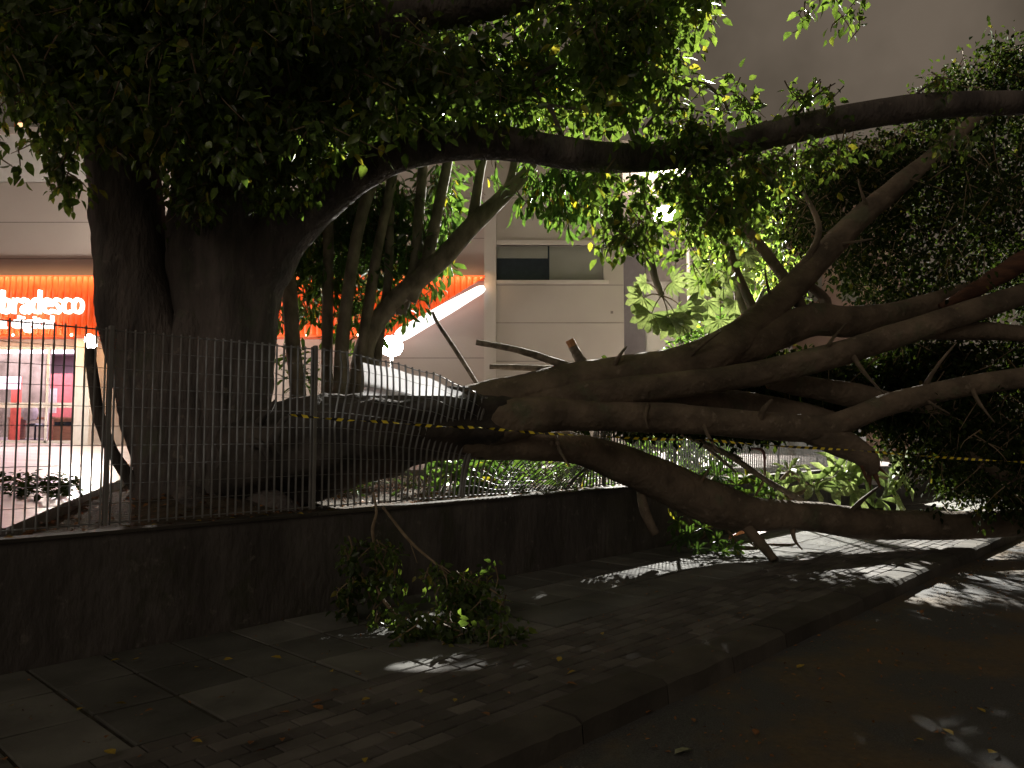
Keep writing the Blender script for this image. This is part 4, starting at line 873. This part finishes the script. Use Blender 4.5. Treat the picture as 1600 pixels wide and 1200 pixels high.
# bare sticks
def stick(label, q, mat="stick"):
    mb = MB(); mb.tube(L(*q), 8, 6, .12, 6); o = mb.build("stick", M[mat], None, smooth=True); tag(o, label, "stick", "broken sticks around the fallen tree")
stick("long bare stick leaning down from the middle limb into the pale leaves", [(1040, 670, 10.9, 2), (1075, 682, 10.9, 4), (1140, 712, 11, 4.5), (1200, 752, 11.2, 4.5), (1270, 792, 11.4, 5)])
stick("short forked stick under the warning tape beside the long stick", [(1065, 675, 11.1, 3), (1090, 690, 11.1, 3), (1120, 712, 11.2, 2.5), (1150, 738, 11.3, 2)])
stick("pale bent stick resting under the middle limb by the straight bars", [(955, 672, 10.6, 3), (990, 670, 10.6, 3), (1022, 678, 10.6, 2.5)], "bark_pale")
stick("thin curved stick crossing behind the long stick", [(1110, 705, 11.3, 2.5), (1140, 708, 11.3, 2), (1160, 717, 11.3, 1.5)], "bark_pale")
stick("thin dark stick standing up in front of the slanted light strip", [(676, 487, 9.4, 2), (684, 505, 9.4, 3), (715, 552, 9.3, 3.5), (748, 604, 9.2, 3)])
fs = thing("flower_spike", "small reddish drooping flower spike above the pale leaves", "flower", P(1192, 745, 11.3))
mb = MB(); mb.tube(L((1180, 775, 11.3, 2), (1194, 748, 11.3, 2.5), (1194, 727, 11.3, 1.5)), 7, 5); mb.build("stem", M["twig"], fs, smooth=True)
mb = MB(); mb.tube(L((1195, 728, 11.29, 1.6), (1194, 710, 11.29, 2.6), (1188, 702, 11.29, 2.4), (1172, 701, 11.29, 1)), 8, 6, .3, 20); mb.build("blossom", plain("blossom_red", (.26, .13, .13)), fs, smooth=True)
# orange dry leaf heap on the lit pavement
def ground_z(q):
    d = (Vector((q.x, q.y, 0)) - WA).dot(WN)
    return .012 if d > -3.37 else ROADZ + .012
def G(px, py):
    """photo pixel on the pavement or the road"""
    for z in (.012, ROADZ + .012):
        v_ = (600 - py) / F; s_ = (SP + v_ * CP) / (CP - v_ * SP); Y = (z - EYE) / s_; q = P(px, py, Y)
        if abs(ground_z(q) - z) < .01: return q
    return q
def single(name, label, q, size, ang, mat, shape, curl, group, tilt=.15):
    o = leaves(name, [(0, 0, 0)], [(math.cos(ang), math.sin(ang), tilt)], [(random.gauss(0, .2), random.gauss(0, .2), 1)], [size], mat, shape=shape, curl=curl); o.location = q
    tag(o, label, "leaf", group); return o
for k, (px, py, sz_, an, lb_) in enumerate([(1138, 852, .5, .4, "large curled orange dry leaf lying below the lower limb"), (1178, 846, .62, .15, "larger orange dry leaf leaning against the lower limb")]):
    q = G(px, py); q.z += .08; single("dry_leaf", lb_, q, sz_, an, M["orange_leaf"], "round", .2, "orange dry leaves", .35)
single("fallen_leaf", "biggest pale fallen leaf, lying on the road at the bottom of the picture", G(1054, 1178), .13, .5, M["palefallen"], "round", .03, "leaves scattered on the ground", .05)
spots_y = [(15, 1105), (120, 1112), (198, 1101), (160, 1112), (310, 1043), (349, 1032), (189, 1031), (205, 1033), (440, 1030), (560, 1050), (517, 1049), (180, 1180), (570, 1186), (872, 1035), (710, 1098), (655, 1080), (578, 1092), (900, 1050), (1245, 1045), (1478, 928), (1395, 925), (1540, 1115), (1430, 1155), (1545, 1178), (1490, 1150), (1225, 988), (942, 993), (300, 1160)]
spots_b = [(165, 1155), (298, 1159), (390, 1165), (440, 1155), (400, 1176), (453, 1115), (503, 1096), (505, 1110), (8, 1190), (884, 1070), (1000, 1110), (1010, 1116), (1225, 1045), (1320, 1060), (1400, 1035), (1150, 960), (1010, 930), (1030, 925), (1300, 1100), (1180, 1150), (1460, 1145), (1360, 985), (1440, 960), (1520, 900), (1560, 880), (1340, 905), (1085, 1130), (240, 1110), (620, 1150), (765, 1120), (530, 1080), (352, 1090)]
for i, (x, y) in enumerate(spots_y):
    on = "road" if ground_z(G(x, y)) < 0 else "pavement"
    single("fallen_leaf", f"small yellow fallen leaf on the dark {on}", G(x, y) + Vector((0, 0, .006)), random.uniform(.05, .085), random.uniform(0, 6.3), M["yellow"], "ovate", random.uniform(-.1, .25), f"yellow leaves on the {on}", random.uniform(0, .3))
for i, (x, y) in enumerate(spots_b):
    on = "road" if ground_z(G(x, y)) < 0 else "pavement"
    single("fallen_leaf", f"small brown fallen leaf on the dark {on}", G(x, y) + Vector((0, 0, .006)), random.uniform(.05, .08), random.uniform(0, 6.3), M["brown"], "ovate", random.uniform(-.1, .3), f"brown leaves on the {on}", random.uniform(0, .3))
for t_, k in [(.05, 0), (.12, 1), (.55, 0), (.62, 0), (.9, 1), (1.05, 1), (1.2, 0), (1.45, 1), (1.5, 0), (1.75, 1), (1.9, 0), (2.05, 1), (2.3, 1), (2.45, 0), (2.7, 1), (3.1, 1), (3.8, 0), (4.6, 1), (5.0, 0)]:
    q = W(t_, random.uniform(.01, .07), WALL_H + .032)
    c_ = ("brown", "yellow")[k]; single("fallen_leaf", f"small {c_} fallen leaf on the wall coping", q, random.uniform(.05, .09), random.uniform(0, 6.3), M[c_], "ovate", random.uniform(0, .25), f"{c_} leaves on the wall coping", .2)
# litter that nobody would count: crumbs on road, bed and court
def litter(name, n, fn, size, mat, label):
    p_ = np.array([tuple(fn()) for _ in range(n)]); d_ = rng.normal(0, 1, (n, 3)); d_[:, 2] *= .25
    o = leaves(name, p_, d_, rng.normal(0, .3, (n, 3)) + np.array([0, 0, 1]), size * rng.uniform(.5, 1.4, n), mat); tag(o, label, "leaf litter", kind="stuff")
litter("leaf_crumbs", 1800, lambda: W(random.uniform(-2, 14), -3.4 - abs(random.gauss(0, 1.6)), ROADZ + .018), .026, M["brown"], "crumbled leaf litter strewn over the road by the kerb")
litter("paving_crumbs", 700, lambda: W(random.uniform(-2, 13), random.uniform(-3.3, 0), .014), .022, M["brown"], "crumbled leaf litter strewn over the pavement")
def bedpt():
    t, d = random.uniform(-2, 12), random.uniform(.2, 2.6); q = W(t, d, WALL_H - .03); q.z += bed_bump(Vector((q.x, q.y, WALL_H - .05))); return q
litter("bed_litter", 2200, bedpt, .06, M["brown"], "dead leaves covering the soil bed behind the wall")
def heap():
    q = P(random.choice([random.gauss(60, 22), random.gauss(25, 20), random.gauss(100, 14)]), 760, random.uniform(7.2, 9.2)); q.z = yard_z(q.x, q.y) + .11 + abs(random.gauss(0, .05)); return q
litter("court_litter", 420, heap, .09, M["small"], "dark clumps of fallen leaves on the shiny courtyard")
